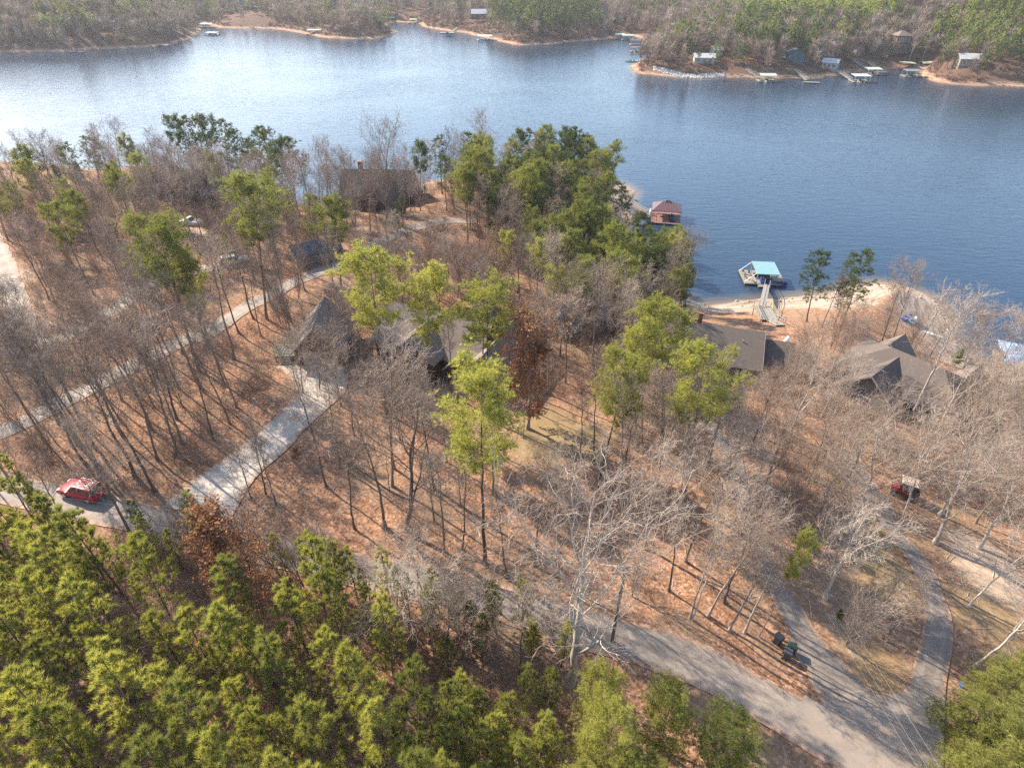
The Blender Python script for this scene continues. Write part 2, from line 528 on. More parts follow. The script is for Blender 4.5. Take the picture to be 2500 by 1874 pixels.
def ground_material():
    m, nt, b = new_mat("leaf_litter_ground")
    p = geo_pos(nt)
    vo = N(nt, "ShaderNodeTexVoronoi")
    vo.inputs["Scale"].default_value = 5.5
    nt.links.new(p, vo.inputs["Vector"])
    sepc = N(nt, "ShaderNodeSeparateColor")
    nt.links.new(vo.outputs["Color"], sepc.inputs[0])
    n_big = noise(nt, .12, 6, .65, p)
    n_mid = noise(nt, .9, 5, .7, p)
    n_fine = noise(nt, 7, 4, .75, p)
    t = math_n(nt, 'ADD', math_n(nt, 'MULTIPLY', sepc.outputs[0], .55), math_n(nt, 'MULTIPLY', n_fine, .45))
    litter = ramp(nt, t, [(.12, (.105, .050, .029)), (.36, (.245, .124, .070)), (.6, (.370, .202, .120)), (.88, (.520, .335, .222))])
    litter = mixc(nt, mapr(nt, n_mid, .42, .66, 0, .62), litter, (.135, .070, .042))
    litter = mixc(nt, mapr(nt, n_big, .46, .62, 0, .65), litter, mixc(nt, n_fine, (.145, .100, .062), (.310, .225, .150)))
    lawn_c = mixc(nt, n_fine, (.170, .122, .062), (.330, .240, .130))
    lawn_c = mixc(nt, mapr(nt, n_mid, .4, .7, 0, .6), lawn_c, (.270, .165, .085))
    f = mapr(nt, math_n(nt, 'ADD', attr(nt, "lawn"), math_n(nt, 'MULTIPLY', math_n(nt, 'SUBTRACT', n_mid, .5), .9)), .3, .65)
    c = mixc(nt, f, litter, lawn_c)
    dirt_c = mixc(nt, n_fine, (.330, .225, .150), (.520, .400, .290))
    f = mapr(nt, math_n(nt, 'ADD', attr(nt, "dirt"), math_n(nt, 'MULTIPLY', math_n(nt, 'SUBTRACT', n_mid, .5), .9)), .35, .7)
    c = mixc(nt, f, c, dirt_c)
    # exposed bank of the drawn-down lake: layered sand and rock
    sx = N(nt, "ShaderNodeSeparateXYZ")
    nt.links.new(p, sx.inputs[0])
    band = N(nt, "ShaderNodeTexNoise")
    band.inputs["Scale"].default_value = 1.0
    band.inputs["Detail"].default_value = 5
    mp = N(nt, "ShaderNodeMapping")
    mp.inputs["Scale"].default_value = (.16, .16, 4.5)
    nt.links.new(p, mp.inputs[0])
    nt.links.new(mp.outputs[0], band.inputs["Vector"])
    near_bank = ramp(nt, band.outputs[0], [(.3, (.20, .138, .10)), (.45, (.35, .27, .205)), (.6, (.46, .38, .305)), (.75, (.30, .21, .155))])
    far_bank = ramp(nt, band.outputs[0], [(.3, (.12, .070, .048)), (.47, (.33, .195, .125)), (.6, (.48, .32, .22)), (.75, (.22, .125, .08))])
    bank = mixc(nt, attr(nt, "far_bank"), near_bank, far_bank)
    bank = mixc(nt, mapr(nt, n_fine, .3, .75, 0, .55), bank, (.20, .135, .09))
    s = math_n(nt, 'ADD', attr(nt, "shore"), math_n(nt, 'MULTIPLY', math_n(nt, 'SUBTRACT', n_mid, .5), 9.0))
    lim = math_n(nt, 'SUBTRACT', 7.5, math_n(nt, 'MULTIPLY', attr(nt, "far_bank"), 3.6))
    fs = mapr(nt, math_n(nt, 'SUBTRACT', lim, s), -1.2, 1.2)
    c = mixc(nt, fs, c, bank)
    wet = mapr(nt, sx.outputs[2], .02, .22, .55, 0)
    c = mixc(nt, wet, c, (.10, .075, .05))
    # forest floor far away is greyer brown
    c = mixc(nt, math_n(nt, 'MULTIPLY', attr(nt, "far_bank"), math_n(nt, 'SUBTRACT', 1.0, fs)), c, mixc(nt, n_mid, (.070, .044, .032), (.185, .105, .068)))
    nt.links.new(c, b.inputs["Base Color"])
    b.inputs["Roughness"].default_value = .95
    b.inputs["Specular IOR Level"].default_value = .1
    h = math_n(nt, 'ADD', sepc.outputs[0], math_n(nt, 'MULTIPLY', n_mid, 1.5))
    bump(nt, b, h, .55, .10)
    return m

ground = bpy.data.objects.new("ground", terr_me)
terr_me.materials.append(ground_material())
COL.objects.link(ground)
tag(ground, "leaf covered wooded ground with a bare sandy lake shore", kind="structure")

# ------------------------------------------------------------------ lake
wxs = axis_steps([(-1800, -420, 60), (-420, 330, 5), (330, 1800, 60)])
wys = axis_steps([(40, 60, 10), (60, 800, 5), (800, 2500, 100)])
WX, WY = np.meshgrid(wxs, wys)
WZ, WDN, WDF = land(WX, WY)
ii = (np.arange(len(wys) - 1)[:, None] * len(wxs) + np.arange(len(wxs) - 1)[None, :]).ravel()
w_me = mesh_np("lake_water", np.stack([WX.ravel(), WY.ravel(), np.zeros(WX.size)], 1), [np.stack([ii, ii + 1, ii + len(wxs) + 1, ii + len(wxs)], 1)])
add_attr(w_me, "depth", np.maximum(-WZ, 0))

def water_material():
    m, nt, b = new_mat("lake_water")
    p = geo_pos(nt)
    def waves(sx, sy, rot, scale, det, dist):
        mp = N(nt, "ShaderNodeMapping")
        mp.inputs["Rotation"].default_value = (0, 0, rot)
        mp.inputs["Scale"].default_value = (sx, sy, 1)
        nt.links.new(p, mp.inputs[0])
        return noise(nt, scale, det, .55, mp.outputs[0], dist)
    h = math_n(nt, 'ADD', math_n(nt, 'MULTIPLY', waves(.5, 1.6, math.radians(-28), .42, 3, .8), 1.0),
               math_n(nt, 'MULTIPLY', waves(.7, 1.7, math.radians(14), 1.1, 2, .6), .45))
    gust = noise(nt, .012, 4, .6, p, .5)
    bp = N(nt, "ShaderNodeBump")
    nt.links.new(mapr(nt, gust, .35, .65, .20, .34), bp.inputs["Strength"])
    bp.inputs["Distance"].default_value = .42
    nt.links.new(h, bp.inputs["Height"])
    nt.links.new(bp.outputs[0], b.inputs["Normal"])
    shallow = mapr(nt, attr(nt, "depth"), .0, .55, 1, 0)
    c = mixc(nt, shallow, (.018, .037, .066), (.15, .115, .07))
    nt.links.new(c, b.inputs["Base Color"])
    b.inputs["Roughness"].default_value = .11
    b.inputs["IOR"].default_value = 1.333
    return m

lake = bpy.data.objects.new("lake_water", w_me)
w_me.materials.append(water_material())
COL.objects.link(lake)
tag(lake, "wind rippled blue lake water", kind="structure")

# ------------------------------------------------------------------ roads, lanes and drives draped on the ground
ROAD_LINES = []           # (polyline, half width) for keeping trees off

def resample(pts, step):
    p = np.array(pts, float)
    # smooth with Catmull-Rom
    q = []
    P0 = np.vstack([2 * p[0] - p[1], p, 2 * p[-1] - p[-2]])
    for i in range(1, len(P0) - 2):
        a, b_, c, d = P0[i - 1], P0[i], P0[i + 1], P0[i + 2]
        for t in np.linspace(0, 1, 12, endpoint=False):
            q.append(.5 * ((2 * b_) + (-a + c) * t + (2 * a - 5 * b_ + 4 * c - d) * t * t + (-a + 3 * b_ - 3 * c + d) * t ** 3))
    q.append(p[-1])
    q = np.array(q)
    s = np.r_[0, np.cumsum(np.linalg.norm(np.diff(q, axis=0), axis=1))]
    n = max(2, int(s[-1] / step))
    u = np.linspace(0, s[-1], n + 1)
    return np.stack([np.interp(u, s, q[:, 0]), np.interp(u, s, q[:, 1])], 1)

def loft(name, L, R, lift, mat, label, ragged=.12, across=6, seed=1):
    n = min(len(L), len(R))
    rg = np.random.default_rng(seed)
    k = np.linspace(0, 1, n)
    def jag(a):
        w = rg.normal(0, 1, n)
        w = np.convolve(w, np.ones(3) / 3, 'same')
        return a + (w * ragged)[:, None] * np.array([[.7, .7]])
    L, R = jag(L[:n]), jag(R[:n])
    t = np.linspace(0, 1, across + 1)
    P = L[:, None, :] * (1 - t)[None, :, None] + R[:, None, :] * t[None, :, None]
    z = land(P[..., 0], P[..., 1])[0] + lift
    V = np.concatenate([P, z[..., None]], 2).reshape(-1, 3)
    w = across + 1
    ii = (np.arange(n - 1)[:, None] * w + np.arange(across)[None, :]).ravel()
    me = mesh_np(name, V, [np.stack([ii, ii + 1, ii + w + 1, ii + w], 1)], smooth=True)
    me.materials.append(mat)
    o = bpy.data.objects.new(name, me)
    # make sure it faces up
    if me.polygons[0].normal.z < 0:
        me.flip_normals()
    COL.objects.link(o)
    tag(o, label, kind="structure")
    add_attr(me, "edge", np.tile(np.abs(2 * t - 1), n) * (0 if "junction" in label else 1))
    ROAD_LINES.append(((L + R) / 2, np.linalg.norm(L - R, axis=1) / 2))
    return o

def strip(name, q, width, lift, mat, label, ragged=.12, seed=1):
    c = resample([GT(x, y)[:2] for x, y in q], .8)
    d = np.gradient(c, axis=0)
    d /= np.linalg.norm(d, axis=1)[:, None] + 1e-9
    nrm = np.stack([-d[:, 1], d[:, 0]], 1)
    return loft(name, c + nrm * width / 2, c - nrm * width / 2, lift, mat, label, ragged, 6, seed)

def sides(name, lq, rq, lift, mat, label, ragged=.1, seed=1):
    L = resample([GT(x, y)[:2] for x, y in lq], .7)
    R = resample([GT(x, y)[:2] for x, y in rq], .7)
    n = max(len(L), len(R))
    def to(a):
        u = np.linspace(0, 1, len(a)); v = np.linspace(0, 1, n)
        return np.stack([np.interp(v, u, a[:, 0]), np.interp(v, u, a[:, 1])], 1)
    return loft(name, to(L), to(R), lift, mat, label, ragged, 8, seed)

def paving(name, a, b2, litter, cracks=False):
    m, nt, b = new_mat(name)
    p = geo_pos(nt)
    f = noise(nt, .35, 6, .7, p)
    g = noise(nt, 14, 3, .7, p)
    c = mixc(nt, mapr(nt, f, .3, .7), a, b2)
    c = mixc(nt, mapr(nt, g, .3, .75, 0, .45), c, tuple(x * .6 for x in a))
    vo = N(nt, "ShaderNodeTexVoronoi")
    vo.inputs["Scale"].default_value = 3.0
    nt.links.new(p, vo.inputs["Vector"])
    sp = N(nt, "ShaderNodeSeparateColor")
    nt.links.new(vo.outputs["Color"], sp.inputs[0])
    leaf = math_n(nt, 'MULTIPLY', math_n(nt, 'LESS_THAN', vo.outputs["Distance"], .16), math_n(nt, 'GREATER_THAN', sp.outputs[1], 1 - litter))
    c = mixc(nt, leaf, c, (.34, .17, .09))
    c = mixc(nt, mapr(nt, noise(nt, .8, 5, .75, p), .55, .8, 0, litter * 1.6), c, (.25, .145, .085))
    trk = math_n(nt, 'SUBTRACT', 1.0, mapr(nt, math_n(nt, 'ABSOLUTE', math_n(nt, 'SUBTRACT', attr(nt, "edge"), .42)), .06, .24))
    c = mixc(nt, math_n(nt, 'MULTIPLY', trk, .30), c, tuple(min(1, x * 1.12) for x in b2))
    ck = noise(nt, 1.1, 7, .72, p, 1.5)
    c = mixc(nt, mapr(nt, math_n(nt, 'ABSOLUTE', math_n(nt, 'SUBTRACT', ck, .5)), .0, .012, .45, 0), c, tuple(x * .45 for x in a))
    e = math_n(nt, 'ADD', attr(nt, "edge"), math_n(nt, 'MULTIPLY', math_n(nt, 'SUBTRACT', noise(nt, .7, 6, .75, p), .5), 1.1))
    c = mixc(nt, mapr(nt, e, .74, .98), c, mixc(nt, sp.outputs[0], (.17, .085, .048), (.46, .275, .175)))
    if cracks:
        v2 = N(nt, "ShaderNodeTexVoronoi", feature='DISTANCE_TO_EDGE')
        v2.inputs["Scale"].default_value = .35
        nt.links.new(p, v2.inputs["Vector"])
        c = mixc(nt, math_n(nt, 'MULTIPLY', math_n(nt, 'LESS_THAN', v2.outputs[0], .008), .5), c, tuple(x * .35 for x in a))
    nt.links.new(c, b.inputs["Base Color"])
    b.inputs["Roughness"].default_value = .85
    bump(nt, b, g, .2, .01)
    return m

ASPHALT = paving("worn_asphalt", (.205, .165, .135), (.305, .252, .205), .4)
ASPHALT2 = paving("dark_asphalt", (.165, .134, .110), (.250, .208, .172), .45)
CONCRETE = paving("concrete_drive", (.400, .335, .270), (.560, .480, .400), .4)
GRAVEL = paving("pale_gravel", (.215, .175, .140), (.330, .275, .225), .5)

strip("road", [(-200, 1010), (-80, 1035), (60, 1066), (200, 1096), (330, 1124), (440, 1150), (600, 1190), (737, 1224), (900, 1257), (1045, 1290), (1240, 1352),
               (1475, 1420), (1630, 1500), (1790, 1594), (1940, 1700), (2040, 1780)], 3.6, .070, ASPHALT, "worn grey asphalt road along the foot of the wooded slope", .15, 1)
sides("road", [(1500, 900), (1535, 950), (1562, 986), (1572, 1050), (1602, 1139), (1642, 1240), (1692, 1346), (1715, 1406), (1771, 1519)],
      [(1535, 900), (1570, 945), (1600, 986), (1618, 1050), (1648, 1150), (1684, 1249), (1730, 1306), (1767, 1369), (1905, 1510)], .082, ASPHALT2,
      "narrow asphalt drive leading up past the refuse bins", .12, 2)
sides("road", [(1810, 985), (1840, 1040), (1870, 1090), (1892, 1129), (1925, 1163), (1955, 1206), (1988, 1279), (1995, 1339), (1985, 1389), (1968, 1449), (1948, 1496), (1890, 1560)],
      [(1850, 980), (1885, 1035), (1925, 1090), (1955, 1156), (1995, 1199), (2021, 1239), (2038, 1289), (2058, 1346), (2055, 1406), (2045, 1466), (2041, 1503), (2036, 1590)], .094, ASPHALT2,
      "curving asphalt drive leading up to the red utility cart", .12, 3)
sides("road", [(1740, 1500), (1771, 1519), (1850, 1490), (1905, 1503), (1948, 1496), (2041, 1503)],
      [(1690, 1560), (1740, 1600), (1800, 1640), (1880, 1700), (1960, 1760), (2034, 1800)], .106, ASPHALT, "asphalt junction where the two drives meet the road", .1, 4)
sides("driveway", [(353, 1095), (400, 1048), (447, 1016), (547, 943), (610, 886), (640, 845), (627, 816), (588, 792)],
      [(500, 1120), (527, 1073), (564, 1020), (624, 967), (704, 886), (747, 846), (756, 806), (745, 790)], .090, CONCRETE, "pale concrete driveway climbing to the garage", .06, 5)
strip("lane", [(-60, 960), (83, 896), (167, 853), (300, 783), (400, 733), (443, 723), (534, 663), (667, 596), (734, 573), (800, 535), (844, 510), (882, 496), (954, 478), (1026, 478)],
      3.1, .070, GRAVEL, "long pale gravel lane crossing the woods to the lake houses", .2, 6)
strip("lane", [(-40, 480), (0, 548), (22, 620), (48, 690), (84, 742), (150, 722), (205, 688), (255, 665), (310, 622), (370, 598), (450, 580), (520, 566)],
      3.6, .080, GRAVEL, "rough gravel lane curving in from the edge of the woods", .3, 7)
strip("path", [(1640, 735), (1655, 750), (1690, 775)], 1.2, .07, GRAVEL, "short path beside the long brown roof", .1, 8)

def road_dist(x, y):
    d = 1e9
    for c, hw in ROAD_LINES:
        d = min(d, float((np.sqrt(((c - (x, y)) ** 2).sum(1)) - hw).min()))
    return d
# ------------------------------------------------------------------ tree building
def unit(a):
    return a / (np.linalg.norm(a, axis=-1, keepdims=True) + 1e-9)

def tube_arrays(P, R, k):
    """P (B,N,3), R (B,N): tubes with k sides"""
    B, n, _ = P.shape
    T = unit(np.gradient(P, axis=1))
    ref = np.array([.31, .17, .05])
    ref = np.where(np.abs(T[:, :1, 2:3]) > .8, np.array([[[1., 0, 0]]]), np.array([[[0, 0, 1.]]]))
    e = unit(np.cross(T, np.broadcast_to(ref, T.shape)))
    f = np.cross(T, e)
    a = 2 * np.pi * np.arange(k) / k
    V = P[:, :, None, :] + R[:, :, None, None] * (e[:, :, None, :] * np.cos(a)[None, None, :, None] + f[:, :, None, :] * np.sin(a)[None, None, :, None])
    base = (np.arange(B) * n * k)[:, None, None] + (np.arange(n - 1) * k)[None, :, None]
    j = np.arange(k)[None, None, :]
    j2 = (np.arange(k) + 1) % k
    j2 = j2[None, None, :]
    F = np.stack([base + j, base + j2, base + k + j2, base + k + j], -1).reshape(-1, 4)
    return V.reshape(-1, 3), F

class TreeMesh:
    def __init__(s):
        s.V, s.Q, s.T, s.n = [], [], [], 0
    def tubes(s, P, R, k):
        V, F = tube_arrays(P, R, k)
        s.Q.append(F + s.n); s.V.append(V); s.n += len(V)
    def tris(s, V):
        V = V.reshape(-1, 3)
        s.T.append(np.arange(len(V)).reshape(-1, 3) + s.n); s.V.append(V); s.n += len(V)
    def quads(s, V):
        V = V.reshape(-1, 3)
        s.Q.append(np.arange(len(V)).reshape(-1, 4) + s.n); s.V.append(V); s.n += len(V)
    def mesh(s, name, smooth=False):
        Fs = ([np.concatenate(s.Q)] if s.Q else []) + ([np.concatenate(s.T)] if s.T else [])
        me = mesh_np(name, np.concatenate(s.V), Fs, smooth)
        me.materials.append(None)
        return me

def spawn(rg, P, R, n, t0, t1, a0, a1, Lr, N, up=.1, wig=.12, rr=.6, tip=.25, rmin=.0, shape=None, Labs=None, fork=False):
    """n children on every branch of (P,R); returns P2,R2"""
    B, n0, _ = P.shape
    bi = np.repeat(np.arange(B), n)
    k = np.tile(np.arange(n), B)
    t = t0 + (k + rg.random(B * n)) / n * (t1 - t0)
    x = t * (n0 - 1)
    i = np.clip(x.astype(int), 0, n0 - 2)
    w = (x - i)[:, None]
    pos = P[bi, i] * (1 - w) + P[bi, i + 1] * w
    tan = unit(P[bi, i + 1] - P[bi, i])
    rad = R[bi, i] * (1 - w[:, 0]) + R[bi, i + 1] * w[:, 0]
    plen = np.linalg.norm(np.diff(P, axis=1), axis=2).sum(1)[bi]
    ref = np.where(np.abs(tan[:, 2:3]) > .9, np.array([[1., 0, 0]]), np.array([[0, 0, 1.]]))
    e = unit(np.cross(tan, ref)); f = np.cross(tan, e)
    az = k * 2.399 + rg.random(B * n) * 1.2 + np.repeat(rg.random(B) * 6.28, n)
    an = np.radians(a0 + (a1 - a0) * rg.random(B * n))
    d = tan * np.cos(an)[:, None] + (e * np.cos(az)[:, None] + f * np.sin(az)[:, None]) * np.sin(an)[:, None]
    L = plen * Lr if Labs is None else np.full(B * n, Labs)
    L = L * (.65 + .6 * rg.random(B * n))
    if shape is not None:
        L = L * shape(t)
    st = L / (N - 1)
    out = [pos]
    for _ in range(N - 1):
        d = unit(d + np.array([0, 0, up]) + rg.normal(0, wig, d.shape))
        out.append(out[-1] + d * st[:, None])
    P2 = np.stack(out, 1)
    r0 = np.maximum(rad * rr * (.75 + .4 * rg.random(B * n)), rmin)
    R2 = r0[:, None] * np.linspace(1, tip, N)[None, :]
    return P2, np.maximum(R2, rmin)

def trunk_line(rg, h, r, N=14, sway=.25, bend=0.0, flare=1.5, tip=.12):
    z = np.linspace(0, h, N)
    wx = np.cumsum(rg.normal(0, sway, N)) * .35
    wy = np.cumsum(rg.normal(0, sway, N)) * .35
    wx -= wx[0]; wy -= wy[0]
    x = wx + bend * (z / h) ** 2 * h
    P = np.stack([x, wy, z], 1)[None]
    R = r * (1 - (1 - tip) * (z / h) ** .9)
    R[0] *= flare
    P = np.concatenate([P[:, :1] + np.array([[[0, 0, -.5]]]), P], 1)
    R = np.concatenate([[R[0] * 1.1], R])[None]
    return P, R

def tufts(rg, C, D, L, K, w, spread):
    """star of K needles at every point C along D"""
    n = len(C)
    rd = rg.normal(0, 1, (n, K, 3))
    d = unit(D[:, None, :] + unit(rd) * spread)
    ln = L * (.7 + .6 * rg.random((n, K, 1)))
    side = unit(np.cross(d, rg.normal(0, 1, (n, K, 3)))) * w / 2
    c = C[:, None, :]
    return np.stack([c - side, c + side, c + d * ln], 2).reshape(-1, 3, 3)

def along(rg, P, n, t0, t1):
    B, n0, _ = P.shape
    t = t0 + (t1 - t0) * rg.random((B, n))
    x = t * (n0 - 1)
    i = np.clip(x.astype(int), 0, n0 - 2)
    w = (x - i)[..., None]
    b = np.arange(B)[:, None]
    pos = P[b, i] * (1 - w) + P[b, i + 1] * w
    return pos.reshape(-1, 3), unit(P[b, i + 1] - P[b, i]).reshape(-1, 3)

# ---- leafless hardwoods
def bare_tall(seed, h=18.0, clear=.42, spread=1.0):
    rg = np.random.default_rng(seed)
    P0, R0 = trunk_line(rg, h, .135 + .05 * rg.random(), 16, .22, bend=rg.normal(0, .03))
    wood, twig = TreeMesh(), TreeMesh()
    wood.tubes(P0, R0, 8)
    sh = lambda t: np.interp(t, [clear, clear + .15, .75, 1], [.55, 1, .8, .35])
    P1, R1 = spawn(rg, P0, R0, 16, clear, .97, 28, 60, .27 * spread, 9, .10, .13, .52, .22, shape=sh)
    wood.tubes(P1, R1, 5)
    P2, R2 = spawn(rg, P1, R1, 6, .22, .98, 25, 55, .48, 6, .09, .16, .6, .25, rmin=.014)
    wood.tubes(P2, R2, 4)
    P3, R3 = spawn(rg, P2, R2, 6, .15, 1.0, 22, 55, .5, 4, .07, .2, .6, .4, rmin=.0095)
    twig.tubes(P3, R3, 3)
    P4, R4 = spawn(rg, P3, R3, 4, .2, 1.0, 20, 50, .55, 3, .06, .2, .8, .6, rmin=.0075)
    twig.tubes(P4, R4, 3)
    return wood, twig, h, P4

def bare_spread(seed, h=14.0):
    rg = np.random.default_rng(seed)
    P0, R0 = trunk_line(rg, h, .20 + .05 * rg.random(), 12, .35, bend=rg.normal(0, .05), tip=.10)
    wood, twig = TreeMesh(), TreeMesh()
    wood.tubes(P0, R0, 8)
    sh = lambda t: np.interp(t, [.2, .35, .7, 1], [.85, 1.1, .75, .4])
    P1, R1 = spawn(rg, P0, R0, 12, .24, .95, 28, 54, .46, 10, .14, .14, .55, .18, shape=sh)
    wood.tubes(P1, R1, 6)
    P2, R2 = spawn(rg, P1, R1, 8, .22, .98, 26, 58, .42, 7, .09, .18, .55, .25, rmin=.014)
    wood.tubes(P2, R2, 4)
    P3, R3 = spawn(rg, P2, R2, 7, .2, 1.0, 25, 55, .45, 5, .06, .2, .6, .35, rmin=.009)
    twig.tubes(P3, R3, 3)
    P4, R4 = spawn(rg, P3, R3, 4, .25, 1.0, 22, 55, .5, 3, .05, .22, .75, .6, rmin=.0065)
    twig.tubes(P4, R4, 3)
    return wood, twig, h, P4

def bare_small(seed, h=7.5, stems=3):
    rg = np.random.default_rng(seed)
    wood, twig = TreeMesh(), TreeMesh()
    Ps, Rs = [], []
    for s in range(stems):
        P0, R0 = trunk_line(rg, h * (.75 + .3 * rg.random()), .065, 9, .2, bend=0, flare=1.2)
        a = rg.random() * 6.28
        lean = .10 + .16 * rg.random()
        P0 = P0 + P0[..., 2:3] * np.array([math.cos(a) * lean, math.sin(a) * lean, 0])
        Ps.append(P0); Rs.append(R0)
    P0, R0 = np.concatenate(Ps), np.concatenate(Rs)
    wood.tubes(P0, R0, 5)
    P1, R1 = spawn(rg, P0, R0, 13, .22, .98, 22, 50, .36, 6, .12, .12, .55, .25, rmin=.012)
    wood.tubes(P1, R1, 4)
    P2, R2 = spawn(rg, P1, R1, 7, .15, 1, 20, 48, .5, 4, .09, .15, .6, .4, rmin=.009)
    twig.tubes(P2, R2, 3)
    P3, R3 = spawn(rg, P2, R2, 4, .2, 1, 18, 45, .5, 3, .07, .18, .8, .6, rmin=.0075)
    twig.tubes(P3, R3, 3)
    return wood, twig, h, P3

def leafy_brown(seed, h=12.0):
    wood, twig, hh, P4 = bare_tall(seed, h, .12, 1.25)
    rg = np.random.default_rng(seed + 5)
    c, d = along(rg, P4, 5, .1, 1)
    c = c + rg.normal(0, .12, c.shape)
    pick = rg.random(len(c)) < min(1.0, 6500 / len(c))
    c = c[pick]
    n = len(c)
    a = unit(rg.normal(0, 1, (n, 3)))
    b = unit(np.cross(a, rg.normal(0, 1, (n, 3))))
    s = (.09 + .07 * rg.random((n, 1)))
    a, b = a * s, b * s * .6
    twig.quads(np.stack([c - a, c + b, c + a, c - b], 1))
    return wood, twig, hh, P4

# ---- pines
def pine_mature(seed, h=20.0, clear=.60, wide=1.0, dens=1.0):
    """long bare bole under a domed crown with foliage carried at the branch ends"""
    rg = np.random.default_rng(seed)
    P0, R0 = trunk_line(rg, h, .17, 16, .12, bend=rg.normal(0, .02), tip=.10, flare=1.35)
    wood, leaf = TreeMesh(), TreeMesh()
    wood.tubes(P0, R0, 8)
    sh = lambda t: np.interp(t, [clear, clear + .10, clear + .24, .92, 1], [.50, .95, 1.05, .78, .46])
    P1, R1 = spawn(rg, P0, R0, int(40 * dens), clear, .99, 62, 96, 0, 8, .055, .15, .36, .25, rmin=.018, shape=sh, Labs=3.25 * wide)
    wood.tubes(P1, R1, 5)
    Pd, Rd = spawn(rg, P0, R0, 7, clear * .62, clear + .05, 75, 100, 0, 4, -.02, .1, .25, .5, rmin=.012, Labs=1.5)
    wood.tubes(Pd, Rd, 3)
    P2, R2 = spawn(rg, P1, R1, 8, .34, 1.0, 30, 68, .30, 5, .18, .18, .55, .4, rmin=.009)
    wood.tubes(P2, R2, 3)
    c1, d1 = along(rg, P2, int(9 / dens ** .5), .45, 1.1)
    c2, d2 = along(rg, P1, 7, .72, 1.03)
    c3, d3 = along(rg, P0, 34, .94, 1.01)
    C = np.concatenate([c1, c2, c3]); D = np.concatenate([d1, d2, d3])
    C = C + rg.normal(0, .20, C.shape)
    D = unit(D + np.array([0, 0, .7]))
    leaf.tris(tufts(rg, C, D, .33, 14, .031, .9))
    return wood, leaf, h, None

def pine_young(seed, h=12.0, low=.22, wide=1.0):
    rg = np.random.default_rng(seed)
    P0, R0 = trunk_line(rg, h, .12, 14, .07, bend=rg.normal(0, .015), tip=.12, flare=1.25)
    wood, leaf = TreeMesh(), TreeMesh()
    wood.tubes(P0, R0, 7)
    sh = lambda t: np.interp(t, [low, low + .15, .6, .85, 1], [.75, 1.0, .85, .5, .18])
    P1, R1 = spawn(rg, P0, R0, 36, low, .985, 48, 78, 0, 7, .09, .10, .42, .3, rmin=.012, shape=sh, Labs=1.95 * wide)
    wood.tubes(P1, R1, 4)
    P2, R2 = spawn(rg, P1, R1, 4, .40, .98, 30, 58, .34, 4, .18, .12, .6, .5, rmin=.008)
    wood.tubes(P2, R2, 3)
    c1, d1 = along(rg, P2, 6, .4, 1.08)
    c2, d2 = along(rg, P1, 6, .6, 1.04)
    c3, d3 = along(rg, P0, 22, .9, 1.01)
    C = np.concatenate([c1, c2, c3]); D = np.concatenate([d1, d2, d3])
    D = unit(D + np.array([0, 0, .5]))
    C = C + rg.normal(0, .05, C.shape)
    leaf.tris(tufts(rg, C, D, .34, 14, .028, .65))
    return wood, leaf, h, None

def pine_layered(seed, h=18.0, clear=.4, wide=1.0):
    """flat tiers of dark foliage with gaps between"""
    rg = np.random.default_rng(seed)
    P0, R0 = trunk_line(rg, h, .19, 15, .16, bend=rg.normal(0, .03), tip=.12)
    wood, leaf = TreeMesh(), TreeMesh()
    wood.tubes(P0, R0, 7)
    sh = lambda t: np.interp(t, [clear, .6, .85, 1], [.9, 1.0, .75, .3])
    P1, R1 = spawn(rg, P0, R0, 32, clear, .98, 62, 92, 0, 7, .03, .12, .45, .25, rmin=.016, shape=sh, Labs=3.2 * wide)
    wood.tubes(P1, R1, 4)
    P2, R2 = spawn(rg, P1, R1, 6, .3, 1.0, 35, 65, .38, 4, .04, .12, .55, .4, rmin=.01)
    wood.tubes(P2, R2, 3)
    c1, d1 = along(rg, P2, 11, .1, 1.08)
    c3, d3 = along(rg, P0, 24, .92, 1.01)
    C = np.concatenate([c1, c3]); D = np.concatenate([d1, d3])
    C = C + rg.normal(0, 1, C.shape) * np.array([.14, .14, .07])
    D = unit(D + np.array([0, 0, .35]))
    leaf.tris(tufts(rg, C, D, .36, 13, .036, .8))
    return wood, leaf, h, None

def bush_green(seed, h=3.0):
    rg = np.random.default_rng(seed)
    wood, leaf = TreeMesh(), TreeMesh()
    P0, R0 = trunk_line(rg, h, .06, 8, .1)
    wood.tubes(P0, R0, 5)
    P1, R1 = spawn(rg, P0, R0, 34, .08, .98, 35, 75, 0, 5, .12, .14, .5, .3, rmin=.01,
                   shape=lambda t: np.interp(t, [0, .3, .7, 1], [.8, 1, .7, .25]), Labs=h * .42)
    wood.tubes(P1, R1, 3)
    c1, d1 = along(rg, P1, 26, .2, 1.05)
    c1 = c1 + rg.normal(0, .1, c1.shape)
    leaf.tris(tufts(rg, c1, unit(d1 + np.array([0, 0, .4])), .20, 10, .045, 1.0))
    return wood, leaf, h, None

LIB = {}
def make_lib(kind, fn, seeds, wood_name="trunk", leaf_name="crown", **kw):
    LIB[kind] = []
    for s in seeds:
        w, l, h, _ = fn(s, **kw)
        LIB[kind].append((w.mesh(wood_name + "_" + kind, True), l.mesh(leaf_name + "_" + kind), h))

make_lib('tall', bare_tall, [11, 12, 13, 14, 15])
make_lib('slim', bare_tall, [21, 22, 23], h=17.0, clear=.55, spread=.72)
make_lib('spread', bare_spread, [31, 32, 33, 34])
make_lib('small', bare_small, [41, 42, 43])
make_lib('brownleaf', leafy_brown, [51, 52])
make_lib('mature', pine_mature, [61, 62, 63, 64, 65])
make_lib('broadpine', pine_mature, [66, 67], h=15.0, clear=.25, wide=.95, dens=1.6)
make_lib('young', pine_young, [71, 72, 73, 74, 75])
make_lib('layered', pine_layered, [81, 82, 83])
make_lib('bush', bush_green, [91, 92])

